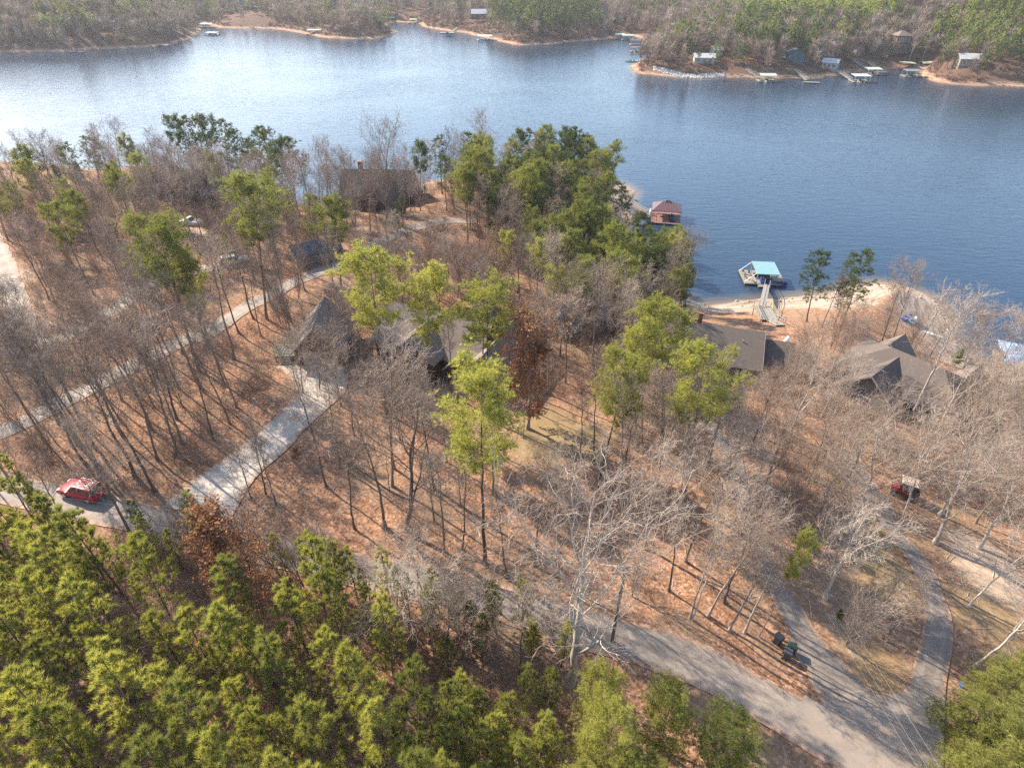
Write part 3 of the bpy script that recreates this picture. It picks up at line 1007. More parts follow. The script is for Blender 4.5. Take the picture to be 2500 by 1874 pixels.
TREES = []      # every tree: dict with its empty, position, kind, tones
PRNG = random.Random(7)
NAMES = {'tall': 'bare_tree', 'slim': 'bare_tree', 'spread': 'bare_tree', 'small': 'bare_sapling', 'brownleaf': 'brown_leaf_tree',
         'mature': 'pine_tree', 'broadpine': 'pine_tree', 'young': 'pine_tree', 'layered': 'pine_tree', 'bush': 'evergreen_bush'}
BARK = {'white': 'bark_white', 'yellow': 'bark_pine', 'green': 'bark_pine', 'dark': 'bark_pine', 'pale': 'bark_pale', 'grey': 'bark_grey', 'brown': 'bark_brown', 'rust': 'bark_grey'}
FOL = {'white': 'twig_white', 'yellow': 'pine_yellow', 'green': 'pine_green', 'dark': 'pine_dark', 'pale': 'twig_pale', 'grey': 'twig_grey', 'brown': 'twig_brown', 'rust': 'leaf_brown'}

def part_mesh(name, me, mat, parent):
    o = bpy.data.objects.new(name, me)
    COL.objects.link(o)
    o.parent = parent
    o.material_slots[0].link = 'OBJECT'
    o.material_slots[0].material = mat
    return o

def plant(kind, x, y, h, tone, lean=(0, 0), zone='', label=None, var=None, rz=None, z=None, wide=1.0):
    v = PRNG.randrange(len(LIB[kind])) if var is None else var
    wm, lm, h0 = LIB[kind][v]
    z = H(x, y) if z is None else z
    t = empty(NAMES[kind], (x, y, z))
    s = h / h0
    rz = PRNG.random() * 6.283 if rz is None else rz
    q = Vector((0, 0, 1)).rotation_difference(Vector((lean[0], lean[1], 1)).normalized())
    t.rotation_mode = 'QUATERNION'
    t.rotation_quaternion = q @ Matrix.Rotation(rz, 3, 'Z').to_quaternion()
    t.scale = (s * wide, s * wide, s)
    part_mesh("trunk" if kind != 'bush' else "stem", wm, M[BARK[tone]], t)
    part_mesh("crown" if kind != 'bush' else "foliage", lm, M[FOL[tone]], t)
    TREES.append(dict(o=t, kind=kind, x=x, y=y, z=z, h=h, tone=tone, lean=lean, zone=zone, label=label))
    return t

def hero(kind, bq, tq, tone, label=None, zone='', var=None, wide=1.0, maxlean=.14):
    """a tree known by the ground point it stands on and the height its top reaches"""
    x, y, z = GT(*bq)
    d = qray(*tq)
    t = y / d[1]
    top = (d[0] * t, y, CAMZ + d[2] * t)
    h = max(2.0, top[2] - z)
    lx = max(-maxlean, min(maxlean, (top[0] - x) / h))
    return plant(kind, x, y, h, tone, (lx, 0), zone, label, var, z=z, wide=wide)

FOOT = []        # building footprints kept clear: (x, y, r)
def clear_of(x, y, r_road=.8, r_foot=0.0):
    if road_dist(x, y) < r_road:
        return False
    return all((x - a) ** 2 + (y - b) ** 2 > (c + r_foot) ** 2 for a, b, c in FOOT)

def inside(x, y, poly):
    c = False
    n = len(poly)
    for i in range(n):
        x1, y1 = poly[i]; x2, y2 = poly[(i + 1) % n]
        if (y1 > y) != (y2 > y) and x < x1 + (y - y1) * (x2 - x1) / (y2 - y1):
            c = not c
    return c

VIEWS = [  # (outline in the picture of something seen clearly, share of trees let through)
    ([(1475, 685), (1700, 715), (1705, 790), (1530, 785)], .08), ([(1855, 740), (1960, 735), (2075, 800), (2050, 845), (1870, 840)], .12),
    ([(640, 680), (750, 680), (750, 800), (600, 800)], .8), ([(840, 700), (1120, 700), (1120, 810), (850, 800)], .2),
    ([(1110, 880), (1290, 870), (1330, 980), (1130, 985)], .15), ([(370, 1090), (600, 890), (730, 850), (740, 900), (560, 1060), (470, 1110)], .18),
    ([(1600, 560), (1700, 560), (1700, 720), (1600, 720)], .0), ([(1385, 420), (1490, 420), (1490, 500), (1385, 500)], .0), ([(1320, 395), (1390, 395), (1395, 530), (1340, 520)], .25),
    ([(120, 1030), (245, 1030), (245, 1110), (120, 1110)], .05), ([(1915, 1015), (2000, 1015), (2000, 1080), (1915, 1080)], .0),
    ([(1480, 1400), (1700, 1400), (2060, 1280), (2050, 1700), (1900, 1700), (1650, 1530)], .05), ([(1680, 1380), (1720, 1380), (1720, 1430), (1680, 1430)], .0),
    
    ([(860, 470), (1030, 460), (1030, 500), (850, 530)], .2), ([(200, 880), (520, 700), (540, 880), (420, 980), (220, 960)], .6),
    ([(980, 1050), (1270, 980), (1290, 1230), (980, 1180)], .3), ([(1540, 640), (1960, 610), (2060, 690), (1950, 650), (1540, 690)], .15),
    ([(440, 690), (760, 560), (760, 590), (470, 730)], .3), ([(1890, 1120), (2040, 1180), (2060, 1400), (1980, 1400)], .1), ([(2060, 1180), (2190, 1190), (2190, 1290), (2080, 1260)], .15),
    ([(350, 470), (440, 470), (440, 500), (350, 500)], .1)]
def hides(x, y, z, h, rnd):
    for poly, share in VIEWS:
        n = 0
        for k in (.5, .65, .8, .95):
            qx, qy, _ = proj(x, y, z + h * k)
            n += inside(qx, qy, poly)
        if n and rnd.random() > share:
            return True
    return False

def scatter(qpoly, n, spacing, seed, top_h=None, road=.8, foot=0.0, minshore=3.0):
    """spots in a ground region; with top_h the outline is that of the tree tops"""
    rnd = random.Random(seed)
    if top_h is None:
        poly = [GT(x, y)[:2] for x, y in qpoly]
    else:
        poly = [G(x, y, 12 + top_h) for x, y in qpoly]
    xs = [p[0] for p in poly]; ys = [p[1] for p in poly]
    out = []
    for _ in range(n * 40):
        if len(out) >= n: break
        x, y = rnd.uniform(min(xs), max(xs)), rnd.uniform(min(ys), max(ys))
        if not inside(x, y, poly): continue
        if any((x - a) ** 2 + (y - b) ** 2 < spacing ** 2 for a, b in out): continue
        if any((x - t['x']) ** 2 + (y - t['y']) ** 2 < (spacing * .6) ** 2 for t in TREES): continue
        if not clear_of(x, y, road, foot): continue
        z, dn, df = land(np.array([x]), np.array([y]))
        if dn[0] < minshore and df[0] < minshore: continue
        out.append((x, y))
    return out
# ------------------------------------------------------------------ houses
MT = {
 'brown_wall': planks("dark_red_brown_siding", (.085, .036, .026), 2, .2), 'tan_wall': planks("tan_siding", (.30, .235, .17), 2, .2),
 'grey_wall': planks("grey_siding", (.20, .185, .17), 2, .2), 'white_wall': planks("white_siding", (.40, .385, .36), 2, .2),
 'green_wall': planks("blue_green_siding", (.05, .115, .12), 2, .2), 'red_wall': planks("red_siding", (.36, .10, .06), 2, .2),
 'roof_brown': shingles("brown_shingles", (.110, .088, .074)), 'roof_tan': shingles("tan_shingles", (.165, .130, .108)),
 'roof_slate': shingles("slate_shingles", (.060, .062, .072)), 'roof_red': shingles("red_brown_shingles", (.135, .068, .055)),
 'roof_grey': shingles("grey_shingles", (.155, .150, .150)), 'roof_white': ribbed("white_metal_roof", (.46, .45, .43), 0, .4),
 'roof_orange': shingles("orange_shingles", (.36, .17, .10)), 'roof_sage': ribbed("sage_metal_roof", (.40, .47, .37), 0, .4),
 'roof_teal': ribbed("teal_metal_roof", (.19, .33, .34), 0, .34), 'roof_maroon': ribbed("maroon_metal_roof", (.120, .055, .055), 0, .42),
 'roof_blue': ribbed("blue_metal_roof", (.22, .36, .55), 0, .4), 'roof_green': ribbed("green_metal_roof", (.10, .27, .20), 0, .4),
 'roof_cream': ribbed("cream_metal_roof", (.66, .60, .36), 0, .4),
 'trim': plain("cream_trim", (.27, .225, .175), .7), 'white': plain("white_paint", (.72, .71, .69), .5), 'glass': plain("dark_window_glass", (.02, .025, .03), .08, .1),
 'brick': planks("red_brick", (.24, .11, .075), 2, .09), 'door': plain("beige_door", (.36, .30, .245), .6), 'stone': plain("foundation_stone", (.22, .20, .18), .9, .25, 4),
 'deckwood': planks("grey_deck_boards", (.27, .245, .20), 0, .16), 'greenwood': planks("green_treated_boards", (.235, .225, .15), 0, .16),
 'reddeck': planks("red_deck_boards", (.235, .105, .075), 0, .16), 'railwood': plain("rail_wood", (.33, .29, .20), .8), 'float': plain("black_dock_float", (.03, .035, .035), .6),
 'metal': plain("galvanised_metal", (.46, .47, .47), .4, .1, 3, .6), 'walk': planks("gangway_boards", (.30, .265, .23), 1, .2), 'blue': plain("blue_paint", (.022, .06, .30), .35),
 'hullwhite': plain("white_hull", (.68, .68, .66), .3), 'seatdark': plain("dark_seat", (.045, .045, .05), .6), 'canvas': plain("pale_canvas", (.60, .58, .52), .8),
}

def xf(cx, cy, rot):
    c, s = math.cos(rot), math.sin(rot)
    return lambda x, y, z: (cx + x * c - y * s, cy + x * s + y * c, z)

def gable_block(root, cx, cy, rot, L, W, eave, ridge, wall, roof, oh=.45, z0=-1.5, trim='trim', closed=True):
    """ridge along local x"""
    T = xf(cx, cy, rot)
    l, w = L / 2, W / 2
    if closed:
        m = MB()
        m.hexa([T(-l, -w, z0), T(l, -w, z0), T(l, w, z0), T(-l, w, z0)], [T(-l, -w, eave), T(l, -w, eave), T(l, w, eave), T(-l, w, eave)])
        rr = ridge - .12
        m.add([T(-l, -w, eave), T(-l, w, eave), T(-l, 0, rr), T(l, -w, eave), T(l, w, eave), T(l, 0, rr)], [(0, 2, 1), (3, 4, 5)])
        m.build("wall", MT[wall], root)
    sl = (ridge - eave) / w
    e = eave - sl * oh
    r = MB()
    lo = l + oh
    for sg in (-1, 1):
        ring = [T(-lo, sg * (w + oh), e + .10), T(lo, sg * (w + oh), e + .10), T(lo, 0, ridge + .10), T(-lo, 0, ridge + .10)]
        r.slab(ring if sg < 0 else ring[::-1], .16)
    ro = r.build("roof", MT[roof], root)
    if trim:
        for sx in (-1, 1):
            x0, x1 = sorted((sx * (lo + .005), sx * (lo + .055)))
            prof = [(-(w + oh), e + .13), (0, ridge + .13), (w + oh, e + .13), (w + oh, e - .12), (0, ridge - .12), (-(w + oh), e - .12)]
            MB().add([T(x0, a, b) for a, b in prof] + [T(x1, a, b) for a, b in prof],
                     [(0, 1, 4, 5), (1, 2, 3, 4), (11, 10, 7, 6), (10, 9, 8, 7)] + [(i, i + 6, (i + 1) % 6 + 6, (i + 1) % 6) for i in range(6)]).build("rake_board", MT[trim], ro)
    return T

def hip_block(root, cx, cy, rot, L, W, eave, ridge, wall, roof, oh=.5, z0=-1.5, closed=True):
    T = xf(cx, cy, rot)
    l, w = L / 2, W / 2
    if closed:
        m = MB()
        m.hexa([T(-l, -w, z0), T(l, -w, z0), T(l, w, z0), T(-l, w, z0)], [T(-l, -w, eave), T(l, -w, eave), T(l, w, eave), T(-l, w, eave)])
        m.build("wall", MT[wall], root)
    lo, wo = l + oh, w + oh
    rl = max(.05, l - w * .9)
    r = MB()
    b = [T(-lo, -wo, eave + .02), T(lo, -wo, eave + .02), T(lo, wo, eave + .02), T(-lo, wo, eave + .02)]
    up = [T(-lo, -wo, eave + .16), T(lo, -wo, eave + .16), T(lo, wo, eave + .16), T(-lo, wo, eave + .16)]
    R1, R2 = T(-rl, 0, ridge), T(rl, 0, ridge)
    r.add(b + up + [R1, R2], [(3, 2, 1, 0), (0, 1, 5, 4), (1, 2, 6, 5), (2, 3, 7, 6), (3, 0, 4, 7), (4, 5, 9, 8), (6, 7, 8, 9), (5, 6, 9), (7, 4, 8)])
    r.build("roof", MT[roof], root)
    return T

def window(root, T, x, y, z, face, w=1.0, h=1.1, frame='white', name="window"):
    """face: direction the window looks in the block's own axes ('-y','+y','-x','+x')"""
    f = MB()
    d = {'-y': (0, -1), '+y': (0, 1), '-x': (-1, 0), '+x': (1, 0)}[face]
    def q(u, v, o):
        return T(x + d[0] * o + (u if d[0] == 0 else 0), y + d[1] * o + (u if d[0] != 0 else 0), z + v)
    def bx(m, u0, u1, v0, v1, o0, o1):
        m.hexa([q(u0, v0, o0), q(u1, v0, o0), q(u1, v0, o1), q(u0, v0, o1)], [q(u0, v1, o0), q(u1, v1, o0), q(u1, v1, o1), q(u0, v1, o1)])
    t = .11
    bx(f, -w / 2 - t, w / 2 + t, h / 2, h / 2 + t, .0, .07); bx(f, -w / 2 - t, w / 2 + t, -h / 2 - t, -h / 2, .0, .07)
    bx(f, -w / 2 - t, -w / 2, -h / 2, h / 2, .0, .07); bx(f, w / 2, w / 2 + t, -h / 2, h / 2, .0, .07)
    bx(f, -.025, .025, -h / 2, h / 2, .0, .05); bx(f, -w / 2, -.025, -.025, .025, .0, .05); bx(f, .025, w / 2, -.025, .025, .0, .05)
    fo = f.build(name, MT[frame], root)
    p = MB(); bx(p, -w / 2, w / 2, -h / 2, h / 2, .005, .03)
    p.build("pane", MT['glass'], fo)

def panel(root, T, x, y, z, face, w, h, mat, name, th=.06):
    d = {'-y': (0, -1), '+y': (0, 1), '-x': (-1, 0), '+x': (1, 0)}[face]
    def q(u, v, o):
        return T(x + d[0] * o + (u if d[0] == 0 else 0), y + d[1] * o + (u if d[0] != 0 else 0), z + v)
    m = MB()
    m.hexa([q(-w / 2, 0, 0), q(w / 2, 0, 0), q(w / 2, 0, th), q(-w / 2, 0, th)], [q(-w / 2, h, 0), q(w / 2, h, 0), q(w / 2, h, th), q(-w / 2, h, th)])
    for k in range(1, 4):
        m.hexa([q(-w / 2 + .05, h * k / 4 - .015, th), q(w / 2 - .05, h * k / 4 - .015, th), q(w / 2 - .05, h * k / 4 - .015, th + .015), q(-w / 2 + .05, h * k / 4 - .015, th + .015)],
               [q(-w / 2 + .05, h * k / 4 + .015, th), q(w / 2 - .05, h * k / 4 + .015, th), q(w / 2 - .05, h * k / 4 + .015, th + .015), q(-w / 2 + .05, h * k / 4 + .015, th + .015)])
    return m.build(name, MT[mat], root)

def chimney(root, T, x, y, z0, z1, s=.8):
    m = MB()
    b = [T(x - s / 2, y - s / 2, z0), T(x + s / 2, y - s / 2, z0), T(x + s / 2, y + s / 2, z0), T(x - s / 2, y + s / 2, z0)]
    t = [(p[0], p[1], z1) for p in b]
    m.hexa(b, t)
    k = s / 2 + .08
    m.hexa([T(x - k, y - k, z1), T(x + k, y - k, z1), T(x + k, y + k, z1), T(x - k, y + k, z1)], [T(x - k, y - k, z1 + .12), T(x + k, y - k, z1 + .12), T(x + k, y + k, z1 + .12), T(x - k, y + k, z1 + .12)])
    m.build("chimney", MT['brick'], root)

def railing(root, pts, h=1.0, mat='railwood', name="railing", every=1.2):
    m = MB()
    for a, b in zip(pts[:-1], pts[1:]):
        A, B = Vector(a), Vector(b)
        n = max(1, int((B - A).length / every))
        for i in range(n + 1):
            p = A.lerp(B, i / n)
            m.bar(p, p + Vector((0, 0, h)), .07)
        for z in (.35, .68, 1.0):
            m.bar(A + Vector((0, 0, h * z)), B + Vector((0, 0, h * z)), .05, .07)
    return m.build(name, MT[mat], root)

def deck(root, x0, x1, y0, y1, z, mat='greenwood', legs=2.0, name="deck"):
    m = MB()
    m.box(x0, x1, y0, y1, z - .14, z)
    for x in (x0 + .15, x1 - .15):
        for y in (y0 + .15, y1 - .15):
            m.box(x - .07, x + .07, y - .07, y + .07, z - legs, z - .14)
    return m.build(name, MT[mat], root)

def house(x, y, rz, label, name="house", cat="house", z=None, group=None):
    return thing(name, (x, y, H(x, y) if z is None else z), rz, label, cat, group)

def vents(root, T, spots):
    for x, y, z in spots:
        a = T(x, y, z)
        m = MB(); m.tube([(a[0], a[1], z - .2), (a[0], a[1], z + .45)], .07, 8); m.build("vent_pipe", MT['metal'], root)

# garage with a steep gable above the concrete driveway
r = house(-25.9, 70.2, math.radians(94), "dark red-brown garage with a steep grey roof at the head of the concrete driveway", "garage", "garage")
T = gable_block(r, 0, 0, 0, 8.0, 6.2, 2.7, 5.9, 'brown_wall', 'roof_tan', .5)
panel(r, T, -4.0, -.2, 0.05, '-x', 4.5, 2.3, 'door', "garage_door")
window(r, T, -4.0, 0, 4.15, '-x', .8, .8, 'trim')
window(r, T, 0, 3.1, 1.5, '+y', .9, 1.1, 'trim')
# treated-wood landing left of the garage
g = GT(628, 768)
r = thing("deck_landing", (g[0], g[1], g[2]), math.radians(4), "green treated-wood landing with railings beside the garage wall", "deck")
deck(r, -1.7, 1.5, -1.5, 1.6, .9, 'greenwood', 1.6, "floor")
railing(r, [(-1.6, -1.4, .9), (-1.6, 1.5, .9), (1.4, 1.5, .9)])
m = MB()
for k in range(4):
    m.box(-.9, .6, -1.8 - .3 * k, -1.5 - .3 * k - .01, .0 + .9 - .22 * (k + 1) - .05, .9 - .22 * (k + 1))
m.build("stairs", MT['greenwood'], r)

# main brown house
r = house(-9.8, 69.6, math.radians(-24), "large dark brown house with several grey-brown gabled roofs behind the tall pine")
T = gable_block(r, 0, 0, 0, 15.0, 9.0, 3.2, 6.6, 'brown_wall', 'roof_tan')
T2 = gable_block(r, -.5, -3.2, math.radians(90), 6.6, 6.4, 3.6, 6.1, 'brown_wall', 'roof_tan', .5)
window(r, T2, -3.3, -.3, 4.4, '-x', .8, .9)
T3 = gable_block(r, 9.2, -.8, math.radians(90), 9.5, 6.0, 2.8, 5.4, 'brown_wall', 'roof_tan')
T4 = gable_block(r, 5.9, -3.6, math.radians(90), 4.2, 3.6, 2.6, 4.3, 'brown_wall', 'roof_grey', .35)
T5 = gable_block(r, 3.2, 5.2, math.radians(90), 4.0, 4.6, 3.0, 5.2, 'brown_wall', 'roof_brown', .4)
chimney(r, T, 4.2, 1.2, 5.0, 7.8)
for x in (-6, -4.4): window(r, T, x, -4.5, 1.6, '-y', 1.0, 1.2)
for x in (-2, 2): window(r, T3, -4.75, x * .7, 1.5, '-x', 1.0, 1.2)
panel(r, T2, -3.3, .6, .0, '-x', 1.0, 2.1, 'door', "door")
m = MB()
for k in range(7): m.box(-5.4, -4.0 + .0, -4.9 - .3 * (k + 1), -4.9 - .3 * k - .01, 1.6 - .22 * (k + 1) - .06, 1.6 - .22 * (k + 1))
m.build("stairs", MT['greenwood'], r)

vents(r, T, [(-5.2, -1.6, 5.5), (5.4, -2.0, 5.2), (-2.4, 1.5, 5.6)])
# small grey roof hidden behind bare trees
g = GT(1242, 705)
r = house(g[0], g[1], math.radians(32), "small grey roofed cottage almost hidden by bare trees in the cove")
T = gable_block(r, 0, 0, 0, 9.5, 6.5, 2.6, 4.8, 'grey_wall', 'roof_grey')
window(r, T, -2, -3.25, 1.4, '-y'); window(r, T, 2, -3.25, 1.4, '-y')

# long stepped brown roof by the teal dock
r = house(29.6, 71.0, math.radians(-16), "long low lake house with a stepped plain brown roof above the sandy beach")
T = gable_block(r, 0, 0, 0, 8.8, 9.6, 2.7, 5.3, 'tan_wall', 'roof_brown', .6)
gable_block(r, -7.0, .6, 0, 4.9, 8.4, 2.5, 4.7, 'tan_wall', 'roof_brown', .45)
T3 = gable_block(r, 6.65, .3, 0, 4.2, 6.4, 2.3, 4.1, 'tan_wall', 'roof_brown', .45)
gable_block(r, 10.2, -.9, 0, 2.6, 4.4, 2.1, 3.5, 'tan_wall', 'roof_brown', .4)
for x in (-2.6, 0, 2.6): window(r, T, x, -4.8, 1.4, '-y', 1.1, 1.2)
window(r, T3, 0, -3.2, 1.2, '-y', 1.0, 1.0)
chimney(r, T, -3.6, 2.0, 3.6, 5.9, .6)
vents(r, T, [(2.2, -1.8, 4.3), (-1.0, -2.6, 3.9)])

# hip roofed house on the right
r = house(51.5, 63.2, math.radians(-52), "brown hip-and-gable roofed house at the right, beside the gangway to the blue dock")
T = hip_block(r, 0, 0, 0, 15.0, 9.5, 2.8, 5.9, 'grey_wall', 'roof_brown')
T2 = gable_block(r, -1.8, -4.4, math.radians(90), 6.0, 6.6, 2.7, 5.4, 'grey_wall', 'roof_brown', .5)
T3 = gable_block(r, -4.2, 4.6, math.radians(90), 3.4, 4.0, 2.8, 4.9, 'grey_wall', 'roof_tan', .4)
T4 = gable_block(r, 5.2, 4.4, math.radians(90), 3.2, 4.2, 2.7, 4.7, 'grey_wall', 'roof_tan', .4)
vents(r, T, [(3.0, -2.0, 4.5), (5.0, -1.4, 4.8)])
window(r, T2, -3.0, 0, 1.5, '-x', 1.4, 1.2); window(r, T, 3.2, -4.75, 1.4, '-y'); window(r, T, 5.6, -4.75, 1.4, '-y')

# slate roofed house by the water, left
r = house(-77, 146.5, math.radians(-14), "dark slate roofed house with crossing gables behind the left woods")
T = gable_block(r, 0, 0, 0, 19, 8.5, 3.4, 6.8, 'brown_wall', 'roof_slate')
T2 = gable_block(r, 2.4, -3.6, math.radians(90), 7.5, 7.4, 3.4, 7.4, 'brown_wall', 'roof_slate', .5)
gable_block(r, -8.2, -1.2, math.radians(90), 9.5, 5.0, 3.2, 6.6, 'brown_wall', 'roof_slate', .5)
gable_block(r, 9.4, -4.2, math.radians(62), 8.5, 7.0, 2.8, 5.8, 'brown_wall', 'roof_slate', .5)
window(r, T2, -3.75, 0, 4.5, '-x'); window(r, T2, -3.75, -1.6, 1.6, '-x'); window(r, T, -3.5, -4.25, 1.6, '-y')

# steep brown roof by the water, middle
r = house(-31, 139, math.radians(-4), "house with a steep brown roof and brick chimney where the gravel lane ends")
T = gable_block(r, 0, 1, 0, 16, 9.0, 3.2, 7.6, 'brown_wall', 'roof_brown')
T2 = gable_block(r, 1.6, -4.0, math.radians(78), 9.5, 7.2, 2.8, 7.2, 'brown_wall', 'roof_tan', .5)
gable_block(r, 7.0, -1.2, math.radians(90), 7.0, 5.0, 2.8, 5.6, 'brown_wall', 'roof_slate', .4)
chimney(r, T, -4.4, 1.6, 5.5, 8.9, .9)
window(r, T2, -4.75, 0, 3.6, '-x'); window(r, T, -5, -3.5, 1.6, '-y')

# red-brown hip roof out on the point
r = house(-1.5, 147.5, math.radians(-8), "red-brown hip roofed house among the pines on the point")
T = hip_block(r, 3.0, 0, 0, 10, 9, 3.0, 6.6, 'brown_wall', 'roof_red')
gable_block(r, -5.0, .5, 0, 7.5, 7.0, 2.8, 5.2, 'brown_wall', 'roof_red', .4)
window(r, T, 0, -4.5, 1.5, '-y'); window(r, T, 2.5, -4.5, 1.5, '-y')

# dark blue shed roof beside the lane
g = GT(688, 575)
r = thing("shed", (g[0] - 1, g[1] + 3, g[2]), math.radians(30), "low shed with a dark navy roof beside the gravel lane", "shed")
MT['roof_navy'] = ribbed("navy_metal_roof", (.022, .028, .045), 0, .4)
T = gable_block(r, 0, 0, 0, 8, 4.6, 2.2, 3.5, 'grey_wall', 'roof_navy', .3)
panel(r, T, 1.0, -2.3, .02, '-y', 1.6, 1.9, 'door', "door")

# ------------------------------------------------------------------ boats and docks
def hull(root, cx, cy, z, rot, L, W, hh, mat, name="hull"):
    T = xf(cx, cy, rot)
    prof = [(-.5, .42), (-.25, .5), (.1, .5), (.34, .34), (.5, .03)]
    vs, fs = [], []
    for t, w in prof:
        x = t * L
        up = hh * (1 + .18 * max(0, t))
        vs += [T(x, -w * W, z + up), T(x * .95, -w * W * .7, z + .0), T(x * .95, w * W * .7, z + .0), T(x, w * W, z + up)]
    n = len(prof)
    for i in range(n - 1):
        a, b = i * 4, i * 4 + 4
        fs += [(a, a + 1, b + 1, b), (a + 1, a + 2, b + 2, b + 1), (a + 2, a + 3, b + 3, b + 2)]
    fs += [(0, 3, 2, 1), tuple(i + 4 * (n - 1) for i in (0, 1, 2, 3))]
    # cockpit floor a bit below the gunwale
    ln = len(vs)
    for t, w in prof:
        vs += [T(t * L * .96, -w * W * .88, z + hh * .75), T(t * L * .96, w * W * .88, z + hh * .75)]
    for i in range(n - 1):
        a, b = ln + i * 2, ln + i * 2 + 2
        fs += [(a, b, b + 1, a + 1)]
        fs += [(i * 4, i * 4 + 4, b, a), (i * 4 + 3, a + 1, b + 1, i * 4 + 7)]
    return MB().add(vs, fs).build(name, mat, root)

def boat(x, y, rz, L, W, hullmat, label, z=.02, canopy=None, name="motor_boat", cat="boat", group=None, cover=None):
    r = thing(name, (x, y, z), rz, label, cat, group)
    hull(r, 0, 0, -.18, 0, L, W, .75, hullmat)
    m = MB(); m.box(-L * .3, -L * .12, -W * .32, W * .32, .36, .72); m.box(-L * .02, L * .06, -W * .3, -W * .06, .36, .8); m.box(-L * .02, L * .06, W * .06, W * .3, .36, .8)
    m.build("seats", MT['seatdark'], r)
    m = MB(); m.hexa([(L * .09, -W * .36, .5), (L * .2, -W * .3, .5), (L * .2, W * .3, .5), (L * .09, W * .36, .5)], [(L * .09, -W * .3, .95), (L * .12, -W * .24, .95), (L * .12, W * .24, .95), (L * .09, W * .3, .95)])
    m.build("windscreen", MT['glass'], r)
    m = MB(); m.box(-L * .56, -L * .49, -.2, .2, -.05, .85); m.build("outboard_motor", MT['seatdark'], r)
    if cover:
        m = MB(); m.hexa([(-L * .47, -W * .46, .62), (L * .36, -W * .36, .66), (L * .36, W * .36, .66), (-L * .47, W * .46, .62)], [(-L * .3, -W * .2, 1.0), (L * .2, -W * .12, .98), (L * .2, W * .12, .98), (-L * .3, W * .2, 1.0)])
        m.build("cover", cover, r)
    if canopy:
        m = MB(); m.box(-L * .42, L * .3, -W * .5, W * .5, 1.9, 2.0); m.build("canopy", canopy, r)
        m = MB()
        for a in (-L * .4, L * .27):
            for b in (-W * .46, W * .46): m.bar((a, b, .5), (a, b, 1.9), .05)
        m.build("canopy_frame", MT['metal'], r)
    return r

def dock(x, y, rz, L, W, label, roof='flat', roofmat='roof_white', deckmat='deckwood', rh=2.7, z=.0, roofL=.9, roofW=.9, posts=True, group=None, rise=.9, fx=0.0):
    r = thing("boat_dock", (x, y, z), rz, label, "dock", group)
    l, w = L / 2, W / 2
    d = MB()
    if roof and L > 6:
        d.box(-l, -l + 1.3, -w, w, .32, .5); d.box(l - 1.3, l, -w, w, .32, .5); d.box(-l + 1.3, l - 1.3, w - 1.5, w, .32, .498); d.box(-l + 1.3, l - 1.3, -w, -w + .9, .32, .498)
    else:
        d.box(-l, l, -w, w, .32, .5)
    d.build("deck", MT[deckmat], r)
    f = MB()
    f.box(-l + .05, -l + 1.2, -w + .05, w - .05, -.25, .32); f.box(l - 1.2, l - .05, -w + .05, w - .05, -.25, .32); f.box(-l + 1.2, l - 1.2, w - 1.4, w - .05, -.25, .318)
    f.build("float", MT['float'], r)
    rl, rw = l * roofL, w * roofW
    if roof:
        for a in (-rl + .3 + fx, rl - .3 + fx):
            for b in (-rw + .3, rw - .3):
                p = MB(); p.bar((a, b, .5), (a, b, rh), .14); p.build("post", MT['metal'], r)
        if roof == 'flat':
            m = MB(); m.slab([(-rl + fx, -rw, rh), (rl + fx, -rw, rh), (rl + fx, rw, rh + .35), (-rl + fx, rw, rh + .35)], .16); m.build("roof", MT[roofmat], r)
        elif roof == 'gable':
            m = MB()
            m.slab([(-rl + fx, -rw, rh), (rl + fx, -rw, rh), (rl + fx, 0, rh + rise), (-rl + fx, 0, rh + rise)], .14)
            m.slab([(rl + fx, rw, rh), (-rl + fx, rw, rh), (-rl + fx, 0, rh + rise), (rl + fx, 0, rh + rise)], .14)
            m.build("roof", MT[roofmat], r)
        elif roof == 'hip':
            m = MB()
            k = max(.4, rl - rw * .8)
            b = [(-rl, -rw, rh), (rl, -rw, rh), (rl, rw, rh), (-rl, rw, rh)]
            u = [(p[0], p[1], rh + .14) for p in b]
            m.add(b + u + [(-k, 0, rh + rise), (k, 0, rh + rise)], [(3, 2, 1, 0), (0, 1, 5, 4), (1, 2, 6, 5), (2, 3, 7, 6), (3, 0, 4, 7), (4, 5, 9, 8), (6, 7, 8, 9), (5, 6, 9), (7, 4, 8)])
            m.build("roof", MT[roofmat], r)
    return r

def gangway(a, b, label, w=1.2, rails=True, group=None, mat='walk', railmat='metal'):
    """walkway from a to b (world points)"""
    A, B = Vector(a), Vector(b)
    d = B - A
    rz = math.atan2(d.y, d.x)
    L = math.hypot(d.x, d.y)
    r = thing("gangway", A, rz, label, "gangway", group)
    m = MB(); m.hexa([(0, -w / 2, -.12), (L, -w / 2, d.z - .12), (L, w / 2, d.z - .12), (0, w / 2, -.12)], [(0, -w / 2, 0), (L, -w / 2, d.z), (L, w / 2, d.z), (0, w / 2, 0)])
    m.build("walkway", MT[mat], r)
    if rails:
        for s in (-1, 1):
            q = MB()
            n = max(2, int(L / 1.6))
            for i in range(n + 1):
                t = i / n
                q.bar((L * t, s * w / 2, d.z * t), (L * t, s * w / 2, d.z * t + .95), .05)
            q.bar((0, s * w / 2, .95), (L, s * w / 2, d.z + .95), .07, .09); q.bar((0, s * w / 2, .5), (L, s * w / 2, d.z + .5), .05)
            q.build("handrail", MT[railmat], r)
    return r

